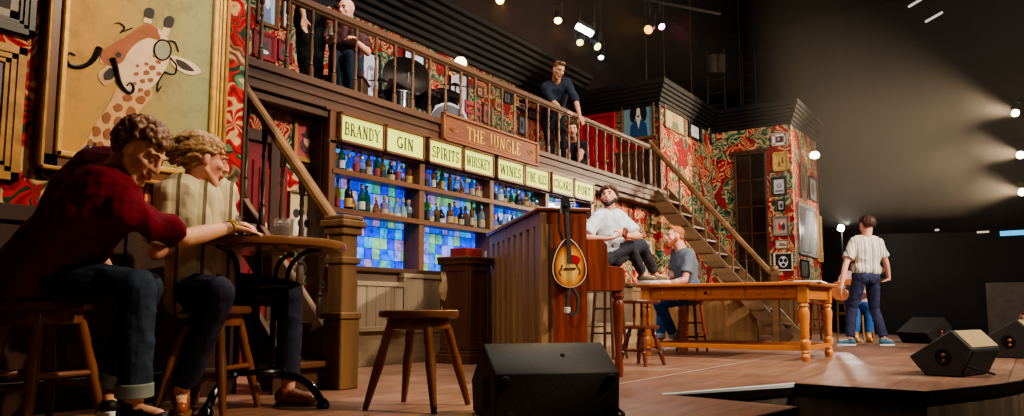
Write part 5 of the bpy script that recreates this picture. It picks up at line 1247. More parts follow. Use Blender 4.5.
fx.append((fixture(558, 21, 10.8, down(558, .55), YEL, 26, 'bright amber stage light above the leaning man'), YEL))
fx.append((fixture(580, 43, 11.2, down(580, .45), GRN, 3, 'dim yellow-green stage light below the bright white one', .06), GRN))
fx.append((fixture(598, 47, 11.2, down(598, .45, .3), GRN, 4, 'pale yellow stage light right of the dim green one', .065), GRN))
fx.append((fixture(601, 58, 11.6, down(601, .5), WHT, 12, 'small white stage light hanging lowest of the cluster', .045), WHT))
fx.append((fixture(648, 30, 11.4, down(648, .4, -.2), YEL, 2.2, 'round yellow stage light left of the pink one', .075), YEL))
fx.append((fixture(662, 27, 11.6, down(662, .45, .2), PNK, 40, 'brilliant pink stage light above the alcove', .055), PNK))
p0, p1 = pd(577, 26, 11.0), pd(592, 34, 11.1)
o = root_of('strip_light', 'short brilliant white strip light in the cluster above the balcony', 'stage light', tuple(p0))
mb = MB(); mb.cone(p0, p1, .045, .045, 12); mb.build('tube', emis('white_strip', s2l(220, 225, 255), 30), o)
mb = MB(); mb.bar(p0 + ZUP * .06, p1 + ZUP * .06, .1, .05); mb.build('housing', RIGM, o)
# bright lights at the right edge and the lamp behind the standing man
for i, (px, py) in enumerate(((1015, 113), (1020, 155), (1022, 192))):
    fx.append((fixture(px, py, 15.5, down(px, .12, -.35), s2l(255, 232, 180), 40, ['warm white side light, uppermost of three at the photo edge', 'warm white side light, middle of three at the photo edge', 'warm white side light, lowest of three at the photo edge'][i], .08), WHT))
pa, pb = fl(1034, 15.9, -1), fl(1034, 15.9, 6)
mb = MB(); mb.cone(pa, pb, .04, .04, 8); bo = mb.build('lighting_boom', RIGM); tag(bo, 'upright dark pipe holding the three side lights', 'pipe')
bp = pd(841, 228, 16.5)
o = root_of('work_lamp', 'dazzling white lamp on a stand beyond the standing man', 'lamp', (bp.x, bp.y, 0))
mb = MB(); mb.ell(bp, .07); mb.build('bulb', emis('white_lamp', (1, .97, .88), 60), o)
mb = MB(); mb.cone((bp.x + .05, bp.y, 0), bp + V((.05, 0, -.05)), .02, .02, 8); mb.lathe([(.2, 0), (.2, .02), (.03, .04)], (bp.x + .05, bp.y, 0), 16); mb.build('stand', RIGM, o)
# loft ladders, pipes, boxes above the tower
LOFT = mat('loft_steel', s2l(96, 82, 76), .6, .3)
def ladder(px, y0, y1, d, label, w=.38):
    p, q = pd(px, y1, d), pd(px, y0, d); q.x, q.y = p.x, p.y
    o = root_of('ladder', label, 'ladder', tuple(p)); s = V((.2, -1, 0)).normalized() * w / 2
    for sg in (-1, 1): mb = MB(); mb.cone(p + s * sg, q + s * sg, .016, .016, 6); mb.build('rail', LOFT, o)
    n = int((q.z - p.z) / .3)
    mb = MB()
    for k in range(1, n): z = p.z + .3 * k; mb.cone((p.x - s.x, p.y - s.y, z), (p.x + s.x, p.y + s.y, z), .012, .012, 6)
    mb.build('rungs', LOFT, o)
ladder(717, 50, 118, 17.5, 'thin grey steel ladder rising in the dark above the inner wall corner')
ladder(750, 50, 112, 18.2, 'thin grey steel ladder in the dark above the tall window', .3)
for i, px in enumerate((647, 665, 692, 741)):
    p = pd(px, 104, 16.0 + i * .5); mb = MB(); mb.cone((p.x, p.y, 4.5), (p.x, p.y, 8.0), .016, .016, 6); b_ = mb.build('rigging_pipe', LOFT); tag(b_, ['thin upright pipe in the loft just above the alcove cornice', 'thin upright pipe in the loft below the pink light', 'thin upright pipe in the loft over the descending cornice', 'thin upright pipe in the loft between the two ladders'][i], 'pipe')
for i, px in enumerate((713, 721)):
    p = pd(px, 74, 17.3); mb = MB(); mb.lathe([(.05, 0), (.10, .02), (.11, .25), (.11, .42), (.09, .45)], p, 14); b_ = mb.build('storage_drum', mat('pale_canister_%d' % i, s2l(120, 108, 100), .6)); tag(b_, ['pale canister hung on the loft ladder, the one on its left side', 'pale canister hung on the loft ladder, the one on its right side'][i], 'canister')
# cyan display, small wall lights, leaning board on the dark right side
MQ0, MQ1 = fl(879, 17.6), fl(1062, 15.4); MD = (MQ1 - MQ0).normalized(); MN = V((-MD.y, MD.x, 0)); MN = MN if MN.dot(FWD) < 0 else -MN
def onmask(px, py):
    r = ray(px, py); return CAM + r * ((MQ0 + MN * .035 - CAM).dot(MN) / r.dot(MN))
MR = Matrix((-MN, MD, ZUP)).transposed()
p = onmask(1012, 233)
mb = MB(); mb.box(p, (.02, .42, .10), rot=MR); b_ = mb.build('display', emis('cyan_display', s2l(60, 170, 220), 1.2)); tag(b_, 'glowing cyan strip display on the black wall', 'display')
for i, (px, py, w_) in enumerate(((937, 230, .08), (983, 232, .22))):
    p = onmask(px, py); mb = MB(); mb.box(p, (.02, w_, .04), rot=MR); b_ = mb.build('marker_light', emis('marker_%d' % i, s2l(210, 200, 180), .6)); tag(b_, ['tiny pale marker light on the black wall', 'pale strip marker on the black wall left of the cyan display'][i], 'light')
pa = pd(988, 317, 13.5); pb = pd(1040, 317, 12.9); h = 1.0 / 1
mb = MB(); mb.bar(V((pa.x, pa.y, .48)), V((pb.x, pb.y, .48)), .03, .96); b_ = mb.build('leaning_board', mat('grey_board', s2l(128, 120, 112), .5, var=.2)); tag(b_, 'light grey board propped against the black wall behind the wedge monitors', 'board')
for i, (px, py, dx, dy) in enumerate(((915, 3, 12, -7), (934, 17, 16, -9))):
    p, q = pd(px - dx / 2, py - dy / 2, 15), pd(px + dx / 2, py + dy / 2, 15.2); mb = MB(); mb.cone(p, q, .025, .025, 8); b_ = mb.build('work_light_tube', emis('dim_tube_%d' % i, s2l(200, 196, 190), .8)); tag(b_, ['dim white tube light in the dark loft, upper of two', 'dim white tube light in the dark loft, lower of two'][i], 'light')
# ================================================================ people
def bake(mb, name, voxel, it=4, fac=.5):
    me = mb.mesh(name, smooth=False)
    ob = bpy.data.objects.new('tmp_' + name, me); COL.objects.link(ob)
    m = ob.modifiers.new('r', 'REMESH'); m.mode = 'VOXEL'; m.voxel_size = voxel
    if it: s = ob.modifiers.new('s', 'SMOOTH'); s.factor = fac; s.iterations = it
    bpy.context.view_layer.update(); dg = bpy.context.evaluated_depsgraph_get()
    out = bpy.data.meshes.new_from_object(ob.evaluated_get(dg))
    bpy.data.objects.remove(ob); bpy.data.meshes.remove(me)
    out.materials.clear()
    out.polygons.foreach_set('use_smooth', [True] * len(out.polygons))
    return out
def folds(me, amp, freq, seed=0.0, stretch=(1, 1, 1)):
    ns = [v.normal.copy() for v in me.vertices]; o = V((seed, seed * 1.3, -seed)); st = V(stretch)
    for v, n in zip(me.vertices, ns):
        p = V((v.co.x * st.x, v.co.y * st.y, v.co.z * st.z)) * freq + o
        a = noise.noise(p); b = noise.noise(p * 2.3 + V((3, 1, 2)))
        v.co += n * amp * ((1 - 2 * abs(a)) * .9 + .4 * b - .3)
def skinm(name, c, red=None):
    m = mat(name, c, .5, var=.14, scale=14, spec=.35)
    b = m.node_tree.nodes['Principled BSDF']; b.inputs['Subsurface Weight'].default_value = .12; b.inputs['Subsurface Radius'].default_value = (.6, .25, .12); b.inputs['Subsurface Scale'].default_value = .02
    return m
def cloth(name, c, var=.22, scale=22, bump=.25, **k): return mat(name, c, .85, var=var, scale=scale, bump=bump, spec=.2, **k)
def stripes(name, direction, freq, stops):
    m, nt, b, out = nodes_of(name); L = nt.links.new
    tc = N(nt, 'ShaderNodeTexCoord'); d = N(nt, 'ShaderNodeVectorMath', operation='DOT_PRODUCT'); d.inputs[1].default_value = direction; L(tc.outputs['Object'], d.inputs[0])
    w = N(nt, 'ShaderNodeMath', operation='MULTIPLY'); w.inputs[1].default_value = freq; L(d.outputs['Value'], w.inputs[0])
    f = N(nt, 'ShaderNodeMath', operation='FRACT'); L(w.outputs[0], f.inputs[0])
    rp = ramp(nt, stops, 'CONSTANT'); L(f.outputs[0], rp.inputs[0]); L(rp.outputs[0], b.inputs['Base Color']); b.inputs['Roughness'].default_value = .85; b.inputs['Specular IOR Level'].default_value = .2
    nz = N(nt, 'ShaderNodeTexNoise', i_Scale=60.0); bp = N(nt, 'ShaderNodeBump', i_Strength=.15, i_Distance=.005); L(nz.outputs['Fac'], bp.inputs['Height']); L(bp.outputs[0], b.inputs['Normal'])
    return m
def ik(a, c, l1, l2, pole):
    d = c - a; L_ = d.length; f = max(1.0, L_ / ((l1 + l2) * .995)); l1 *= f; l2 *= f
    x = (l1 * l1 - l2 * l2 + L_ * L_) / (2 * L_); h = math.sqrt(max(0, l1 * l1 - x * x)); u = d / L_
    p = V(pole); p = p - u * p.dot(u); p.normalize(); return a + u * x + p * h
EYEW = mat('eye_white', s2l(150, 134, 122), .3, var=.05); EYEI = mat('eye_iris', s2l(54, 40, 30), .25)
LIP = {}
def hand(mb, w, d, palm, thumb, k, curl, spread=1.0):
    """w wrist, d pointing dir, palm: normal the palm faces, thumb: side the thumb leaves on"""
    d = V(d).normalized(); t = V(thumb); t = (t - d * t.dot(d)).normalized(); pn = d.cross(t)
    if pn.dot(V(palm)) < 0: pn = -pn
    kn = []
    for i, (o, L_) in enumerate(((.034, .086), (.012, .092), (-.011, .088), (-.032, .078))):
        q = w + d * L_ * k + t * o * k * spread; kn.append(q)
        mb.cap(w + d * .012 * k + t * o * .55 * k, q, .0155 * k, .0115 * k, 8)
    for i, (ls, rr) in enumerate((((.040, .025, .020), .0092), ((.045, .029, .022), .0095), ((.041, .027, .021), .009), ((.032, .021, .018), .0078))):
        q = kn[i]; a = curl * .45
        for j, l in enumerate(ls):
            dd = (d * math.cos(a) + pn * math.sin(a)).normalized(); e = q + dd * l * k
            mb.cap(q, e, rr * k * (1 - .1 * j), rr * k * (.92 - .1 * j), 8); q = e; a += curl * (.55 + .1 * i)
    b = w + d * .025 * k + t * .022 * k + pn * .008 * k
    dd = (d * .62 + t * .72 + pn * .25).normalized(); e = b + dd * .042 * k; mb.cap(b, e, .015 * k, .012 * k, 8)
    dd = (d * .85 + t * .4 + pn * (.2 + .4 * curl)).normalized(); e2 = e + dd * .032 * k; mb.cap(e, e2, .011 * k, .0098 * k, 8); mb.cap(e2, e2 + dd * .022 * k, .0098 * k, .008 * k, 8)
def person(S):
    k = S.get('k', 1.0); vx = S.get('vox', .011); P, Nk, Hc = S['pelvis'], S['neck'], S['head']
    f = V(S['f']).normalized(); up = (Nk - P).normalized(); f = (f - up * f.dot(up)).normalized(); lat = up.cross(f)       # lat points to the person's left
    tl = (Nk - P).length
    hf = V(S['hf']).normalized(); hu = V(S.get('hu', ZUP)); hu = (hu - hf * hu.dot(hf)).normalized(); hl = hu.cross(hf)
    Hm = Matrix((hf, hl, hu)).transposed()
    H = lambda x, y, z: Hc + Hm @ (V((x, y, z)) * k)
    sw = S.get('sw', .175) * k
    sh = {}; el = {}; wr = {}; hp = {}; kn = {}; an = {}
    plat = lat if abs(lat.z) < .3 else V((lat.x, lat.y, 0)).normalized()
    for s, nm in ((1, 'L'), (-1, 'R')):
        sh[nm] = Nk - up * .055 * k + lat * s * sw + V(S.get('sh' + nm, (0, 0, 0)))
        hp[nm] = P + plat * s * .092 * k - up * .03 * k
        wr[nm] = S['wr' + nm]; el[nm] = S['el' + nm] if 'el' + nm in S else ik(sh[nm], wr[nm], .285 * k, .255 * k, S.get('ep' + nm, -f * .6 - ZUP + lat * s * .5))
        an[nm] = S['an' + nm]; kn[nm] = S['kn' + nm] if 'kn' + nm in S else ik(hp[nm], an[nm], .43 * k, .42 * k, S.get('kp' + nm, f + ZUP * .4))
    base = S.get('base') or V(((an['L'].x + an['R'].x) / 2, (an['L'].y + an['R'].y) / 2, min(an['L'].z, an['R'].z) - .08))
    o = root_of('person', S['label'], 'person', tuple(base))
    def torso(mb, g, lo=-.02, arms=True):
        lv = [(lo, .078, .108), (.17, .066, .095), (.36, .085, .108), (.46, .10, .088)]
        L_ = tl / .52
        for s in (-1, 1):
            pr = None
            for z, w, r in lv:
                c = P + up * z * L_ + lat * s * w * k; r_ = (r * S.get('bulk', 1.0)) * k + g
                if pr: mb.cap(pr[0], c, pr[1], r_, 14)
                pr = (c, r_)
            sj = sh['L' if s > 0 else 'R']
            mb.cap(Nk - up * .05 * k + lat * s * .06 * k, sj, .066 * k + g, .056 * k + g, 12)
            mb.cap(P + up * .38 * L_ + lat * s * .10 * k, sj, .08 * k + g, .05 * k + g, 12)
        mb.cap(P + up * .1 * L_, P + up * .44 * L_, .10 * k + g, .10 * k + g, 12)
    # ---- body
    mb = MB(); torso(mb, -.006)
    mb.cap(Nk - up * .05 * k, H(-.018, 0, -.06), .068 * k, .056 * k, 12); mb.cap(Nk - up * .0 * k, H(-.03, 0, -.02), .062 * k, .058 * k, 12)
    for nm in 'LR':
        s = 1 if nm == 'L' else -1
        mb.cap(sh[nm], el[nm], .05 * k, .039 * k); mb.cap(el[nm], el[nm].lerp(wr[nm], .3), .039 * k, .041 * k); mb.cap(el[nm].lerp(wr[nm], .3), wr[nm], .041 * k, .026 * k)
        hd_ = S.get('hd' + nm, (wr[nm] - el[nm])); hand(mb, wr[nm], hd_, S.get('pn' + nm, -ZUP), S.get('th' + nm, -lat * s), k, S.get('cu' + nm, .5))
        mb.cap(hp[nm], kn[nm], .078 * k, .052 * k); mb.cap(kn[nm], kn[nm].lerp(an[nm], .3), .05 * k, .052 * k); mb.cap(kn[nm].lerp(an[nm], .3), an[nm], .052 * k, .036 * k)
        td = V(S.get('toe' + nm, f)); td.z = 0; td.normalize()
        mb.cap(an[nm] - ZUP * .03 * k - td * .03 * k, an[nm] - ZUP * .045 * k + td * .12 * k, .034 * k, .026 * k)
    # head
    E = lambda x, y, z, rx, ry, rz: mb.ell(H(x, y, z), (rx * k, ry * k, rz * k), rot=Hm, n=20, m=14)
    C2 = lambda a, b, ra, rb: mb.cap(H(*a), H(*b), ra * k, rb * k, 12)
    E(-.016, 0, .036, .098, .077, .084); E(.02, 0, -.02, .068, .064, .082); E(.034, 0, -.066, .046, .045, .048)
    C2((.062, -.012, -.108), (.062, .012, -.108), .021, .021)
    for s in (-1, 1):
        C2((.0, s * .056, -.052), (.058, s * .016, -.106), .018, .019); C2((.085 - .012, s * .042, .026), (.086, s * .010, .024), .0125, .0125)
        E(.058, s * .040, -.022, .026, .022, .022); E(.099, s * .0125, -.034, .011, .009, .009)
        E(-.006, s * .077, -.008, .019, .009, .031); C2((-.014, s * .081, .008), (-.012, s * .082, -.022), .007, .006)
    C2((.086, 0, .02), (.106, 0, -.018), .0085, .011); C2((.106, 0, -.018), (.108, 0, -.032), .0115, .0125)
    C2((.083, -.020, -.063), (.083, .020, -.063), .0085, .0085); C2((.092, -.012, -.0625), (.092, .012, -.0625), .0075, .0075); C2((.089, -.014, -.0745), (.089, .014, -.0745), .0085, .0085)
    me = bake(mb, 'person_body', vx, S.get('it', 3))
    sk = S['skin']; mats = [sk, S.get('lips', sk)]
    mouth = H(.092, 0, -.068)
    for p in me.polygons:
        q = Hm.transposed() @ (p.center - mouth) / k
        if abs(q.y) < .024 and abs(q.z) < .0125 and abs(q.x) < .02: p.material_index = 1
    if 'tattoo' in S:
        mats.append(S['tattoo'][0])
        for nm, t0, t1 in S['tattoo'][1]:
            a, b = (el[nm], wr[nm]); d = (b - a)
            for p in me.polygons:
                t = (p.center - a).dot(d) / d.length_squared
                if t0 < t < t1 and (a + d * t - p.center).length < .08 * k: p.material_index = 2
                if t0 < 0:
                    d2 = el[nm] - sh[nm]; t = (p.center - sh[nm]).dot(d2) / d2.length_squared
                    if .3 < t < 1 and (sh[nm] + d2 * t - p.center).length < .07 * k: p.material_index = 2
    body = link_mesh('body', me, mats, o)
    # eyes and brows
    for s in (-1, 1):
        mb = MB(); q = H(.0765, s * .031, .004)
        if S.get('closed'):
            mb.ell(q, .0118 * k); mb.build('eyelid', sk, o); mb = MB(); mb.tube([H(.0855, s * .020, .000), H(.0892, s * .030, -.0035), H(.0845, s * .041, -.001)], .0018 * k, 5); mb.build('eyelashes', S['brow'], o)
            mb = MB(); mb.tube([H(.096, s * .014, .024), H(.095, s * .030, .030), H(.080, s * .050, .024)], [.004 * k, .005 * k, .003 * k], 6); mb.build('eyebrow', S['brow'], o); continue
        mb.ell(q, .0112 * k); mb.m = 1; mb.ell(q + Hm @ V((.0078, 0, -.001)) * k, .0062 * k); mb.build('eye', [EYEW, EYEI], o)
        if 'brow' in S:
            mb = MB(); mb.tube([H(.096, s * .014, .024), H(.095, s * .030, .030), H(.080, s * .050, .024)], [.004 * k, .005 * k, .003 * k], 6); mb.build('eyebrow', S['brow'], o)
    # ---- trousers
    tr = S['trousers']; mb = MB(); ce = S.get('cuff', .90)
    for s in (-1, 1): mb.cap(P + lat * s * .075 * k - up * .02 * k, P + lat * s * .072 * k + up * .10 * k, .122 * k, .112 * k, 14)
    mb.cap(P - lat * .06 * k, P + lat * .06 * k, .12 * k, .12 * k, 14)
    for nm in 'LR':
        mb.cap(hp[nm], kn[nm], .098 * k, .069 * k, 14); c = kn[nm].lerp(an[nm], ce)
        mb.ell(kn[nm], .070 * k, n=14); mb.tube([kn[nm], kn[nm].lerp(c, .35), c], [.069 * k, .066 * k, S.get('hem', .052) * k], 16)
    me = bake(mb, 'trousers', vx, 3); folds(me, S.get('tfold', .007) * k, 11, 2.0 + S.get('seed', 0), (1, 1, .8)); link_mesh('trousers', me, tr, o)
    if 'turnup' in S:
        for nm in 'LR':
            d = (an[nm] - kn[nm]).normalized(); c = kn[nm].lerp(an[nm], ce); r = S.get('hem', .052) * k + .006
            mb = MB(); mb.lathe([(r, -.055), (r + .004, -.05), (r + .004, 0), (r - .003, .004), (r - .012, -.01)], c + d * .01, 18, ax=d); me = mb.mesh('turnup'); link_mesh('turn_up', me, S['turnup'], o)
    # ---- shirt
    mb = MB(); torso(mb, S.get('ease', .014), lo=S.get('hemz', -.04))
    sl = S.get('sleeve', .75)
    for nm in 'LR':
        if sl <= 1.0: a, b = sh[nm], sh[nm].lerp(el[nm], sl); mb.ell(a, .068 * k, n=14); mb.tube([a, b], [.068 * k, S.get('slw', .060) * k], 16)
        else:
            mb.cap(sh[nm], el[nm], .068 * k, .056 * k, 14); b = el[nm].lerp(wr[nm], sl - 1); mb.tube([el[nm], b], [.056 * k, .045 * k], 14)
    if S.get('collar'):
        pass
    me = bake(mb, 'shirt', vx, 3); folds(me, S.get('sfold', .010) * k, 8, 5.0 + S.get('seed', 0), (1, 1, .7)); shirt = link_mesh('shirt', me, S['shirt'], o)
    if S.get('collar'):
        d = (H(-.018, 0, -.06) - Nk).normalized()
        for s in (-1, 1):
            mb = MB(); b0 = Nk + d * .01 * k
            mb.tube([b0 - f * .06 * k, b0 - f * .045 * k + lat * s * .05 * k, b0 + lat * s * .068 * k + d * .0, b0 + f * .05 * k + lat * s * .04 * k - d * .025 * k, b0 + f * .085 * k + lat * s * .025 * k - d * .05 * k], [.016 * k, .018 * k, .019 * k, .017 * k, .008 * k], 8); mb.build('collar', S['shirt'], o)
    # ---- shoes
    for nm in 'LR':
        td = V(S.get('toe' + nm, f)); tz = td.z; td.z = 0; td.normalize(); td = (td + ZUP * S.get('pitch' + nm, 0)).normalized(); sd = td.cross(ZUP).normalized(); a = an[nm]; dn = sd.cross(td).normalized()
        if dn.z > 0: dn = -dn
        mb = MB(); mb.cap(a + dn * .045 * k - td * .035 * k, a + dn * .052 * k + td * .05 * k, .040 * k, .038 * k, 12); mb.cap(a + dn * .052 * k + td * .05 * k, a + dn * .06 * k + td * .135 * k, .040 * k, .030 * k, 12)
        mb.tube([a + dn * .05 * k - td * .01 * k, a - dn * S.get('boot', .0) * k - td * .01 * k], [.043 * k, .041 * k], 14)
        me = bake(mb, 'shoe', max(.006, vx * .8), 3); so = link_mesh('shoe', me, S['shoes'], o)
        mb = MB(); pts = []
        for i in range(24):
            t = 2 * math.pi * i / 24; x = .05 + .125 * math.cos(t); w_ = (.042 - .008 * math.cos(2 * t)) * math.sin(t); pts.append(a + dn * .078 * k + td * x * k + sd * w_ * k)
        mb.prism(pts, dn * .022 * k); mb.build('sole', S.get('sole', BLACK), so, .003)
        if 'laces' in S:
            mb = MB()
            for i in range(4): q = a + dn * (.012 + .006 * i) * k + td * (.045 + .02 * i) * k; mb.tube([q - sd * .02 * k, q + ZUP * .008 * k, q + sd * .02 * k], .0035, 5)
            mb.build('laces', S['laces'], so)
    # ---- hair
    if 'hair' in S:
        r_ = random.Random(S.get('seed', 0) * 13 + 5); mode = S.get('hmode', 'short'); mb = MB()
        EE = lambda x, y, z, rx, ry, rz: mb.ell(H(x, y, z), (rx * k, ry * k, rz * k), rot=Hm, n=20, m=14)
        if mode == 'curly':
            EE(-.03, 0, .056, .098, .080, .078)
            for i in range(480):
                th = r_.uniform(-math.pi, math.pi); zz = r_.uniform(-.95, 1)
                rr = math.sqrt(1 - zz * zz); x, y = math.cos(th) * rr, math.sin(th) * rr
                lim = .30 if x > .25 else (-.1 if x > -.1 else -S.get('nape', .62))
                if abs(y) > .6 and x > -.05: lim = max(lim, .12)
                if zz < lim: continue
                s = r_.uniform(.010, .019); bu = S.get('puff', 1.0)
                mb.ell(H(-.022 + x * .104 * bu, y * .088 * bu, .040 + zz * .092 * bu), (s * k, s * k * .9, s * k), n=8, m=6)
            me = bake(mb, 'hair', max(.005, vx * .9), 1); folds(me, .004 * k, 60, 1.0)
        elif mode == 'swept':
            EE(-.026, 0, .050, .098, .082, .080); EE(-.06, 0, -.005, .058, .072, .07)
            for i in range(170):
                th = r_.uniform(-.9, math.pi + .9) ; y0 = r_.uniform(-.074, .074); z0 = r_.uniform(.03, .115) if r_.random() < .7 else r_.uniform(-.05, .04)
                x0 = r_.uniform(-.05, .075) if z0 > .03 else r_.uniform(-.11, -.02)
                q = V((x0 + .016, y0, z0 - .036)); q = V((q.x / .098, q.y / .077, q.z / .084)); q = q.normalized() * r_.uniform(1.02, 1.14); q = V((q.x * .098 - .016, q.y * .077, q.z * .084 + .036))
                pts = [q, q + V((-.03, y0 * .1, .010)), q + V((-.06, y0 * .16, .0)), q + V((-.085, y0 * .1, -.02))]
                mb.tube([H(*p) for p in pts], [.009 * k, .010 * k, .008 * k, .003 * k], 6)
            me = bake(mb, 'hair', max(.005, vx * .9), 1); folds(me, .003 * k, 45, 1.0, (1, 1, 1))
        elif mode == 'short':
            EE(-.026, 0, .048, .097, .081, .080); EE(-.06, 0, .0, .05, .068, .06); EE(.025, 0, .088, .05, .055, .034)
            if S.get('quiff'): EE(.05, 0, .108, .04, .05, .028)
            me = bake(mb, 'hair', max(.006, vx * .9), 2); folds(me, .004 * k, 40, 1.0)
        else: me = None
        if me: link_mesh('hair', me, S['hair'], o)
    if 'beard' in S:
        mb = MB(); L_ = S.get('bl', 1.0)
        for s in (-1, 1):
            for t in range(5):
                t /= 4; mb.ell(H(.004 + .062 * t, s * (.066 - .05 * t), -.035 - .074 * t), (.022 * k, .017 * k, .026 * k * L_), rot=Hm)
            mb.cap(H(.092, s * .004, -.052), H(.083, s * .026, -.066), .006 * k, .006 * k, 8)
        mb.ell(H(.070, 0, -.112), (.024 * k, .03 * k, .024 * k * L_), rot=Hm); mb.ell(H(.084, 0, -.092), (.012 * k, .02 * k, .01 * k), rot=Hm)
        me = bake(mb, 'beard', max(.005, vx * .7), 1); folds(me, .003 * k, 50, 3.0); link_mesh('beard', me, S['beard'], o)
    return dict(root=o, sh=sh, el=el, wr=wr, kn=kn, an=an, H=H, k=k, f=f, lat=lat, up=up, P=P, N=Nk)
SK_A = skinm('skin_warm', s2l(212, 158, 124)); SK_B = skinm('skin_rosy', s2l(222, 160, 134)); SK_D = skinm('skin_tan', s2l(190, 134, 104))
LIPM = mat('lips', s2l(176, 92, 84), .4, var=.1)
BROWN_H = mat('curly_brown_hair', s2l(128, 86, 54), .5, var=.5, scale=70, c2=s2l(52, 30, 18), spec=.5)
BLOND_H = mat('swept_fair_hair', s2l(176, 136, 92), .5, var=.4, scale=60, c2=s2l(96, 66, 40), spec=.4, stretch=(1, 1, 3))
DARK_H = mat('dark_brown_hair', s2l(48, 32, 24), .55, var=.4, scale=80); GING_H = mat('ginger_hair', s2l(170, 104, 58), .6, var=.3, scale=80); GING_B = mat('ginger_beard', s2l(160, 84, 44), .7, var=.3, scale=80)
MAROON = cloth('maroon_knit', s2l(104, 16, 34)); DENIM = cloth('dark_denim', s2l(42, 52, 66), .3, 30, .35); NAVY = cloth('navy_cloth', s2l(44, 44, 62), .25, 26); BLUEJ = cloth('blue_denim', s2l(44, 82, 138), .35, 26)
# 1 maroon shirt
p1 = person(dict(label='curly-haired man in a maroon shirt and dark jeans leaning over the round table', k=1.06, vox=.0062, it=3, seed=1,
    pelvis=fl(42, 3.45, .66), neck=pd(113, 176, 3.36), head=pd(141, 153, 3.33), closed=True, f=RGT * .80 + FWD * .55, hf=RGT * .84 - ZUP * .50 - FWD * .16, hu=RGT * .5 + ZUP * .85,
    shR=RGT * .06 - ZUP * .02, shL=RGT * .05, wrR=pd(232, 227, 3.70), hdR=RGT * .8 + FWD * .35 - ZUP * .18, pnR=-ZUP, thR=FWD, cuR=.25, epR=-ZUP - FWD * .4,
    wrL=pd(112, 277, 3.64), hdL=RGT - ZUP * .2, pnL=-ZUP, thL=-FWD, cuL=.6, anR=pd(134, 402, 3.28), anL=pd(108, 389, 3.60), knR=pd(138, 287, 3.26), knL=pd(146, 288, 3.58),
    toeR=RGT * .9 - FWD * .3, toeL=RGT * .5 - FWD * .8, skin=SK_A, lips=LIPM, brow=BROWN_H, shirt=MAROON, sleeve=.86, slw=.062, ease=.026, sfold=.015, bulk=1.2, trousers=DENIM, cuff=.93, hem=.062, turnup=cloth('turned_up_denim', s2l(120, 128, 120)), shoes=mat('black_canvas_shoe', s2l(20, 19, 20), .6), sole=WHITE,
    hair=BROWN_H, hmode='curly', nape=.95, puff=1.08, base=V((fl(56, 3.42).x, fl(56, 3.42).y, 0)), tattoo=(mat('inked_skin', s2l(150, 104, 84), .5, var=.5, scale=70), (('R', .78, .9),))))
w_ = p1['wr']['R']; d_ = (w_ - p1['el']['R']).normalized()
mb = MB(); s_ = d_.cross(ZUP).normalized(); u_ = s_.cross(d_)
for j, off in enumerate((-.012, .004)): mb.tube([w_ + d_ * off + (s_ * math.cos(2 * math.pi * i / 20) * .034 + u_ * math.sin(2 * math.pi * i / 20) * .030) for i in range(20)], .0055, 6, closed=True)
b_ = mb.build('bracelet', GILT2, p1['root'])
# 2 pale shirt
PALE = stripes('pale_striped_shirt', tuple((RGT * .9 + FWD * .3)), 9.0, [(0, s2l(196, 184, 150)), (.55, s2l(178, 164, 130)), (.72, s2l(106, 90, 70)), (.86, s2l(196, 184, 150))])
p2 = person(dict(label='fair-haired man in a pale striped shirt and navy trousers, face turned away', k=1.0, vox=.0062, seed=2,
    pelvis=fl(203, 3.95, .625), neck=pd(196, 183, 3.88), head=pd(206, 160, 3.86), f=RGT * .9 - FWD * .42, closed=True, hf=RGT * .86 + FWD * .48 - ZUP * .14, hu=ZUP + RGT * .1,
    wrR=pd(206, 229, 3.86), hdR=RGT * .8 + FWD * .5, cuR=.5, wrL=pd(228, 224, 4.1), hdL=RGT * .8 + FWD * .1, cuL=.9, epR=-ZUP - RGT * .5 - FWD * .2, epL=-ZUP,
    anR=pd(181, 392, 3.72), anL=pd(288, 388, 4.18), knR=pd(220, 292, 3.55), knL=pd(290, 293, 4.2), toeR=RGT * .4 - FWD * .9, toeL=RGT * .95 + FWD * -.2,
    skin=SK_B, lips=LIPM, brow=BLOND_H, shirt=PALE, collar=True, sleeve=.85, slw=.072, ease=.02, sfold=.012, trousers=NAVY, cuff=.9, hem=.06, shoes=mat('tan_leather_shoe', s2l(156, 84, 40), .3, coat=.4), sole=mat('tan_sole', s2l(120, 80, 50), .6), laces=CREAM, hair=BLOND_H, hmode='swept', base=V((fl(203, 3.95).x, fl(203, 3.95).y, 0))))
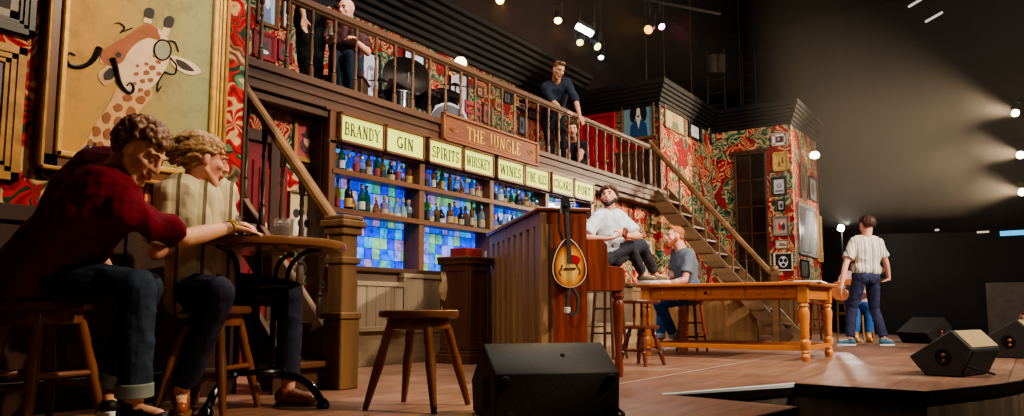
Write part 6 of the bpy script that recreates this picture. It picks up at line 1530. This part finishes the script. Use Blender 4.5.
# 3 man perched by the piano, feet on the table
TEE = cloth('white_tee', s2l(206, 208, 210), .12, 14)
p3 = person(dict(label='dark-haired man in a white tee perched high beside the piano, feet on the table', k=.97, vox=.010, seed=3,
    pelvis=pd(609, 255, 8.1), hemz=.07, bulk=.92, knR=pd(629, 246.5, 8.12), knL=pd(641, 245, 8.3), neck=pd(610, 213, 8.05), head=pd(608.5, 197.5, 8.02), f=RGT * .6 - FWD * .75, hf=-FWD * .86 - RGT * .30 + ZUP * .28, hu=ZUP + FWD * .3,
    wrR=pd(606, 239, 7.72), hdR=RGT * .9 + ZUP * .1, cuR=.8, pnR=FWD, epR=-RGT - ZUP * .8, wrL=pd(627, 236, 7.85), hdL=-RGT * .6 + ZUP * .5, cuL=1.2, pnL=-RGT, epL=RGT - ZUP * .8,
    anR=pd(643, 274, 8.45), anL=pd(655, 273.5, 8.62), kpR=ZUP + RGT * .3, kpL=ZUP + RGT * .4, toeR=RGT * .7 - FWD * .5, toeL=RGT * .8 - FWD * .4,
    skin=SK_B, lips=LIPM, brow=DARK_H, shirt=TEE, sleeve=.8, slw=.075, ease=.02, sfold=.010, trousers=cloth('charcoal_jeans', s2l(60, 60, 64)), shoes=mat('beige_suede_shoe', s2l(128, 108, 84), .8), sole=WHITE, hair=mat('brown_curls', s2l(84, 54, 36), .55, var=.4, scale=80), hmode='curly', puff=1.08, beard=DARK_H, base=pd(612, 254, 8.1) * 1))
mb = MB(); q = pd(625, 233, 7.72); mb.box(q, (.07, .03, .10), rot=Matrix.Rotation(.5, 3, 'Y')); b_ = mb.build('wallet', mat('red_brown_leather', s2l(128, 56, 36), .5), None, .006); tag(b_, 'red-brown leather pouch in the hand of the man in the white tee', 'pouch')
tall_stool(fl(609, 8.13), .93, 'tall wooden stool hidden behind the piano end under the man in white tee', DKWOODZ)
# 4 ginger man
GREY = cloth('grey_tee', s2l(98, 104, 112), .15, 14)
p4 = person(dict(label='ginger bearded man in a grey tee with tattooed arms sitting behind the table', k=1.03, vox=.010, seed=4,
    pelvis=fl(688, 9.55, .72), neck=pd(682, 251, 9.47), head=pd(674.5, 236.5, 9.42), f=-RGT * .93 - FWD * .2, hf=-RGT * .96 - FWD * .2 + ZUP * .05, hu=ZUP - RGT * .1,
    wrL=pd(669, 283, 9.15), hdL=-RGT, pnL=-ZUP, thL=FWD, cuL=.5, elL=pd(685, 280, 9.22), wrR=pd(662, 283, 9.4), hdR=-RGT, cuR=.4,
    knL=pd(659, 304, 9.36), anL=pd(676, 340, 9.5), knR=pd(663, 303, 9.75), anR=pd(660, 342, 9.7), toeL=-RGT, toeR=-RGT - FWD * .3,
    skin=SK_B, lips=LIPM, brow=GING_H, shirt=GREY, sleeve=.7, slw=.07, ease=.018, trousers=BLUEJ, cuff=.88, turnup=cloth('pale_turnup', s2l(150, 170, 190)), shoes=mat('red_sneaker', s2l(150, 70, 60), .6), sole=WHITE, hair=GING_H, hmode='short', quiff=True, beard=GING_B, bl=1.3,
    tattoo=(mat('tattooed_skin', s2l(206, 146, 124), .5, c2=s2l(130, 84, 84), scale=26), (('L', -.1, .95), ('R', -.1, .95))), base=fl(688, 9.55)))
# 5 standing man
STRP = stripes('striped_short_sleeve_shirt', tuple(RGT), 8.5, [(0, s2l(214, 208, 190)), (.3, s2l(190, 140, 130)), (.42, s2l(214, 208, 190)), (.62, s2l(126, 134, 140)), (.78, s2l(206, 196, 170)), (.9, s2l(176, 150, 120))])
p5 = person(dict(label='man seen from behind in a striped short-sleeved shirt, navy trousers and sneakers, standing', k=1.04, vox=.010, seed=5,
    pelvis=pd(866, 276, 11.1), neck=pd(866, 239, 11.08), head=pd(866.5, 226, 11.08), f=FWD * .96 - RGT * .15, hf=FWD * .92 - RGT * .38 - ZUP * .1,
    wrL=pd(841, 288, 10.95), hdL=-ZUP * .8 + FWD * .4, pnL=RGT, thL=FWD, cuL=.6, epL=-RGT - FWD * .4, wrR=pd(889, 279, 11.25), hdR=-ZUP * .3 - RGT * .7, pnR=-RGT, thR=FWD, cuR=.5, epR=RGT - FWD * .8,
    anL=fl(850, 11.15, .10), anR=fl(884, 11.1, .10), kpL=FWD, kpR=FWD, bulk2=1, toeL=FWD * .35 - RGT * .9, toeR=FWD * .3 + RGT * .9,
    skin=SK_B, lips=LIPM, brow=DARK_H, shirt=STRP, sleeve=.72, slw=.075, ease=.022, bulk=1.02, trousers=cloth('navy_chinos', s2l(56, 58, 84)), cuff=.95, hem=.06, tfold=.009, shoes=mat('teal_sneaker', s2l(70, 110, 130), .6), sole=WHITE, laces=WHITE, hair=mat('dark_curls', s2l(70, 44, 34), .55, var=.4, scale=80), hmode='curly', puff=1.04, hemz=.10, base=fl(867, 11.1)))
# 6 seated guitarist behind him
p6 = person(dict(label='person with a guitar sitting behind the standing man, jeans and yellow boots showing', k=1.0, vox=.012, seed=6,
    pelvis=fl(857, 12.75, .58), neck=fl(856, 12.75, 1.09), head=fl(857, 12.7, 1.28), f=-FWD * .95 - RGT * .2, hf=-FWD - ZUP * .2,
    wrR=pd(838, 287, 12.3), hdR=RGT * .6 - ZUP * .4, cuR=.6, epR=-RGT - ZUP * .5, wrL=fl(872, 12.35, .85), hdL=RGT * .5 + ZUP * .3, cuL=1.0, anL=fl(869, 12.2, .10), anR=fl(856, 12.15, .10), kpL=-FWD + ZUP, kpR=-FWD + ZUP,
    skin=SK_B, lips=LIPM, brow=DARK_H, shirt=cloth('pink_shirt', s2l(196, 150, 140)), sleeve=.6, trousers=BLUEJ, shoes=mat('yellow_boot', s2l(196, 140, 50), .7), boot=.06, sole=mat('boot_sole', s2l(120, 80, 40), .7), hair=DARK_H, hmode='short', base=fl(857, 12.75)))
g = root_of('guitar', 'brown acoustic guitar held by the person sitting behind the standing man', 'guitar', tuple(fl(842, 12.25, .6)))
gc = pd(845, 289, 12.28); ga = (RGT * .86 + ZUP * .42).normalized(); gb = ga.cross(FWD).normalized(); 
mb = MB(); gl_ = []
for i in range(36):
    t = 2 * math.pi * i / 36; x = math.cos(t); w2 = math.sin(t) * (.17 if x < -.1 else .135) * (1 - .26 * math.exp(-((x - .05) / .22) ** 2)); gl_.append(gc + ga * x * .23 + gb * w2)
mb.prism(gl_, FWD * .09); mb.build('body', wood('guitar_wood', s2l(150, 84, 44), 'x', .3, coat=.4), g, .004)
mb = MB(); mb.bar(gc + ga * .2 - FWD * .01, gc + ga * .62 - FWD * .01, .05, .025, up=FWD); mb.build('neck', DKWOOD, g)
mb = MB(); mb.bar(gc + ga * .62, gc + ga * .78, .075, .018, up=FWD); mb.build('headstock', DKWOOD, g)
mb = MB(); mb.lathe([(.045, 0), (.045, .003)], gc + ga * .05 - FWD * .004, 18, ax=-FWD); mb.build('sound_hole', BLACK, g)
c = fl(856, 12.85); o = root_of('chair', 'wooden chair under the person with the guitar behind the standing man', 'chair', tuple(c))
CW = wood('tan_chair_wood', s2l(150, 116, 76), 'z', .45); rm = Matrix((RGT, FWD, ZUP)).transposed()
mb = MB(); mb.box(c + V((0, 0, .44)), (.44, .42, .04), rot=rm); mb.build('seat', CW, o, .006)
for sx in (-1, 1):
    for sy in (-1, 1): mb = MB(); p = c + RGT * sx * .19 + FWD * sy * .18; mb.cone(p + RGT * sx * .02, p + ZUP * (.43 if sy < 0 else .95), .016, .02, 8); mb.build('leg', CW, o)
mb = MB()
for z in (.62, .76, .9): mb.box(c + FWD * .18 + ZUP * z, (.4, .02, .05), rot=rm)
mb.build('backrest', CW, o)
# 7 leaning on the balcony rail
BSH = cloth('dark_blue_shirt', s2l(40, 44, 56), .2, 16)
p7 = person(dict(label='man in a dark shirt leaning on the balcony rail with a beer, looking down', k=1.04, vox=.011, seed=7,
    pelvis=pd(553, 118, 11.85), neck=pd(556, 82, 11.35), head=pd(558.5, 70, 11.2), f=-FWD * .9 + RGT * .3, hf=-FWD * .72 + RGT * .45 - ZUP * .45,
    wrR=pd(563, 112, 10.98), hdR=RGT * .6 - FWD * .5 - ZUP * .1, cuR=1.0, pnR=RGT, wrL=pd(580, 117, 11.2), hdL=-FWD * .5 + RGT * .2 - ZUP * .4, cuL=.7, epR=-RGT, epL=RGT + ZUP * .1,
    anR=fl(551, 11.75, ZB + .10), anL=fl(563, 11.85, ZB + .10), kpL=-FWD, kpR=-FWD, skin=SK_D, lips=LIPM, brow=DARK_H, shirt=BSH, sleeve=1.1, ease=.02, collar=True, trousers=cloth('black_trousers', s2l(26, 26, 30)), shoes=mat('dark_shoe', s2l(30, 26, 24), .5), hair=mat('light_brown_hair', s2l(104, 74, 50), .5, var=.3, scale=60), hmode='short', quiff=True, base=fl(556, 11.8, ZB)))
q = pd(561, 113, 10.86); o = root_of('beer_glass', 'glass of amber beer held over the balcony rail by the leaning man', 'glass', tuple(q - ZUP * .08))
mb = MB(); mb.lathe([(.028, -.08), (.042, .08), (.040, .08), (.027, -.07)], q, 16, ax=(ZUP + RGT * .5).normalized()); mb.build('glass_wall', TGL, o)
mb = MB(); mb.lathe([(.026, -.072), (.036, .04)], q, 14, ax=(ZUP + RGT * .5).normalized()); mb.build('beer', mat('beer', s2l(206, 140, 50), .2), o)
# 8 sitting on the balcony floor
p8 = person(dict(label='person in dark clothes and pale shoes sitting low behind the balcony balusters', k=.98, vox=.012, seed=8,
    pelvis=fl(575, 12.3, ZB + .16), neck=pd(573.5, 143, 12.15), head=pd(572, 130, 12.05), f=-FWD + RGT * .05, hf=-FWD - ZUP * .05, wrR=pd(566, 150, 11.8), wrL=pd(581, 150, 11.8), hdR=-ZUP, hdL=-ZUP, kpL=ZUP, kpR=ZUP,
    anR=fl(566, 11.72, ZB + .10), anL=fl(581, 11.85, ZB + .10), skin=SK_B, lips=LIPM, brow=DARK_H, shirt=cloth('black_patterned_top', s2l(38, 34, 44), .6, 30), sleeve=1.7, trousers=cloth('black_jeans', s2l(24, 24, 28)), shoes=mat('pale_shoe', s2l(206, 196, 186), .6), sole=WHITE, hair=DARK_H, hmode='short', base=fl(575, 12.3, ZB)))
# 9 black-clad, head above the picture
p9 = person(dict(label='black-clad person standing on the balcony, cut off above the waist by the photo edge', k=1.0, vox=.012, seed=9,
    pelvis=fl(312, 7.85, ZB + .95), neck=fl(313, 7.8, ZB + 1.47), head=fl(314, 7.75, ZB + 1.66), f=-FWD * .6 + RGT * .7, hf=-FWD * .6 + RGT * .7, wrR=fl(304, 7.6, ZB + .88), wrL=fl(329, 7.75, ZB + 1.0), hdR=-ZUP, hdL=RGT * .7 - ZUP * .4,
    anR=fl(309, 7.85, ZB + .1), anL=fl(318, 7.8, ZB + .1), kpL=-FWD, kpR=-FWD, skin=SK_D, lips=LIPM, brow=DARK_H, shirt=cloth('black_shirt', s2l(20, 19, 21)), sleeve=1.6, trousers=cloth('black_slacks', s2l(18, 17, 19)), shoes=mat('black_shoe', s2l(18, 17, 17), .4), hair=DARK_H, hmode='short', base=fl(313, 7.85, ZB)))
# 10 bald man with a drink, seated by the rail
p10 = person(dict(label='bald man sitting by the balcony rail in a patterned shirt and jeans, drink raised', k=.98, vox=.011, seed=10,
    pelvis=fl(346, 8.05, ZB + .50), neck=fl(346, 7.85, ZB + .96) - ZUP * .10, head=pd(346, 10, 7.75), f=-FWD * .9 - RGT * .1, hf=-FWD * .9 - RGT * .35 - ZUP * .1, wrR=pd(333, 36, 7.45), hdR=ZUP * .6 - RGT * .2 - FWD * .2, pnR=-RGT, cuR=.9, wrL=pd(354, 40, 7.5), hdL=-FWD, cuL=.6,
    anR=fl(341, 7.75, ZB + .1), anL=fl(353, 7.75, ZB + .1), kpL=-FWD + ZUP, kpR=-FWD + ZUP, skin=SK_B, lips=LIPM, brow=BROWN_H, shirt=mat('patterned_shirt', s2l(120, 70, 66), .8, c2=s2l(40, 44, 56), scale=24), sleeve=.8, trousers=cloth('faded_jeans', s2l(40, 50, 66)), shoes=mat('black_shoe_2', s2l(18, 17, 17), .5), base=fl(346, 8.05, ZB)))
mb = MB(); c = fl(346, 8.15, ZB); mb.box(c + ZUP * .2, (.4, .36, .4), rot=rm); mb.box(c + ZUP * .385, (.44, .40, .03), rot=rm); b_ = mb.build('crate', DKWOOD, None, .008); tag(b_, 'wooden crate used as a seat by the bald man on the balcony', 'crate')
q = pd(331, 30, 7.4); o = root_of('drinking_glass', 'pale drink in a glass raised by the bald man on the balcony', 'glass', tuple(q - ZUP * .06))
mb = MB(); mb.lathe([(.03, -.06), (.038, .06), (.036, .06), (.028, -.05)], q, 14); mb.build('glass_wall', TGL, o)
mb = MB(); mb.lathe([(.028, -.055), (.034, .03)], q, 14); mb.build('drink', mat('pale_drink', s2l(220, 190, 170), .3), o)
# 11 someone beyond the stage at the photo edge
p11 = person(dict(label='person at the photo edge beyond the stage, only the side of the head showing', k=.9, vox=.012, seed=11,
    pelvis=fl(1030, 10.6, -.22), neck=fl(1030, 10.6, .20), head=fl(1026, 10.55, .37), f=-RGT, hf=-RGT, wrR=fl(1020, 10.8, -.2), wrL=fl(1020, 10.4, -.2), hdR=-ZUP, hdL=-ZUP, anR=fl(1030, 10.75, -.92), anL=fl(1030, 10.5, -.92), kpL=-RGT, kpR=-RGT,
    skin=SK_D, lips=LIPM, brow=DARK_H, shirt=cloth('black_jacket', s2l(18, 17, 18)), sleeve=1.8, trousers=cloth('black_trousers_2', s2l(18, 17, 18)), shoes=mat('black_shoe_3', s2l(18, 17, 17), .5), hair=mat('auburn_hair', s2l(96, 52, 40), .6), hmode='short', base=fl(1030, 10.6, -1)))
# ================================================================ camera and light
cam = bpy.data.cameras.new('camera'); co = bpy.data.objects.new('camera', cam); COL.objects.link(co)
co.location = CAM
zax = -(FWD * math.cos(PITCH) + ZUP * math.sin(PITCH)); xax = RGT; yax = zax.cross(xax)
co.rotation_euler = Matrix((xax, yax, zax)).transposed().to_euler()
cam.sensor_width = 36; cam.lens = F / 1024 * 36; cam.shift_y = (CYP - 208) / 1024; cam.clip_end = 200
SC.camera = co
def spot(name, loc, tgt, power, size=40, blend=.5, col=(1, .9, .75), rad=.12):
    l = bpy.data.lights.new(name, 'SPOT'); l.energy = power; l.spot_size = R(size); l.spot_blend = blend; l.color = col; l.shadow_soft_size = rad
    o = bpy.data.objects.new(name, l); COL.objects.link(o); o.location = loc
    o.rotation_euler = (V(tgt) - V(loc)).to_track_quat('-Z', 'Y').to_euler(); return o
def area(name, loc, tgt, power, sx, sy, col=(1, .9, .8)):
    l = bpy.data.lights.new(name, 'AREA'); l.energy = power; l.shape = 'RECTANGLE'; l.size = sx; l.size_y = sy; l.color = col
    o = bpy.data.objects.new(name, l); COL.objects.link(o); o.location = loc
    o.rotation_euler = (V(tgt) - V(loc)).to_track_quat('-Z', 'Y').to_euler(); return o
WARM = (1, .80, .56); NEUT = (1, .93, .84)
# front-of-house keys from the auditorium side
spot('key_house_right', (6.0, -3.0, 6.2), (2.3, 3.5, .9), 2400, 30, .6, WARM)
spot('key_center', (7.5, -6.0, 6.0), (8.0, 4.2, .9), 3200, 50, .7, NEUT)
spot('key_stairs', (9.5, -5.5, 6.0), (14.5, 4.4, 2.0), 3400, 42, .7, NEUT)
spot('key_bar', (5.0, -3.5, 6.0), (8.0, 5.5, 1.2), 1300, 50, .7, NEUT)
spot('key_right_stage', (9.0, -7.0, 6.5), (11.0, 1.5, .5), 2200, 38, .8, (1, .9, .78))
spot('balcony_spot', (9.0, 1.0, 6.5), (9.8, 6.0, 3.2), 150, 40, .7, (1, .8, .7))
spot('left_wash', (3.0, -3.0, 4.0), (1.9, 4.0, 1.5), 110, 45, .8, WARM)
area('overhead_wash', (5.5, 3.0, 6.5), (6.5, 4.0, 0), 300, 6, 3, NEUT)
spot('house_left', (-1.5, 1.0, 5.5), (6.6, 4.0, .8), 800, 40, .7, NEUT)
# beams of the visible fixtures
for (p, aim), c in fx[:7]:
    spot('rig_beam', p + aim * .03, p + aim * 4 + ZUP * 1.2, 70, 22, .6, c, .05)
for (p, aim), c in fx[7:]:
    spot('side_beam', p + aim * .04, p + (-RGT * .93 - FWD * .28 + ZUP * .03) * 5, 1050, 48, .95, (1, .80, .57), .08)
lp = bpy.data.lights.new('work_lamp_light', 'POINT'); lp.energy = 40; lp.shadow_soft_size = .08; lp.color = (1, .97, .9)
o = bpy.data.objects.new('work_lamp_light', lp); COL.objects.link(o); o.location = bp - FWD * .12
area('loft_glow', (9.5, 4.0, 7.6), (9.0, 7.4, 5.5), 14, 5, 2, (1, .62, .6))  # added fill to lighten the dark loft, belongs to no fixture
area('backdrop_wash', (15.5, -6.0, 6.5), (20.5, 1.0, 4.2), 130, 3, 2, (1, .80, .62))  # added wash to brighten the rear drape, belongs to no fixture
# thin theatre haze filling the upper stage
m = bpy.data.materials.new('stage_haze_volume'); m.use_nodes = True; nt = m.node_tree; nt.nodes.clear()
ou = nt.nodes.new('ShaderNodeOutputMaterial'); vs = nt.nodes.new('ShaderNodeVolumeScatter'); vs.inputs['Density'].default_value = .017; vs.inputs['Anisotropy'].default_value = .45; vs.inputs['Color'].default_value = (1, .88, .74, 1)
nt.links.new(vs.outputs[0], ou.inputs['Volume'])
mb = MB(); mb.mm((12.2, -3.6, 2.25), (20.3, 3.7, 7.9)); hz = mb.build('stage_haze', m, smooth=False); tag(hz, 'thin drifting haze in the side-light beams over the dark right half of the stage', 'haze', kind='stuff')
mb = MB(); mb.mm((7.6, 3.72, 4.0), (12.6, 6.8, 7.85)); m2 = m.copy(); m2.node_tree.nodes['Volume Scatter'].inputs['Density'].default_value = .009; hz = mb.build('stage_haze', m2, smooth=False); tag(hz, 'thin haze around the coloured lights above the leaning man on the balcony', 'haze', kind='stuff')
w = bpy.data.worlds.new('dark_theatre'); SC.world = w; w.use_nodes = True
w.node_tree.nodes['Background'].inputs[0].default_value = (.05, .042, .04, 1); w.node_tree.nodes['Background'].inputs[1].default_value = .6
SC.view_settings.view_transform = 'AgX'; SC.view_settings.look = 'AgX - Medium High Contrast'; SC.view_settings.exposure = 0.55
SC.cycles.max_bounces = 6; SC.cycles.sample_clamp_indirect = 4.0; SC.cycles.use_denoising = True
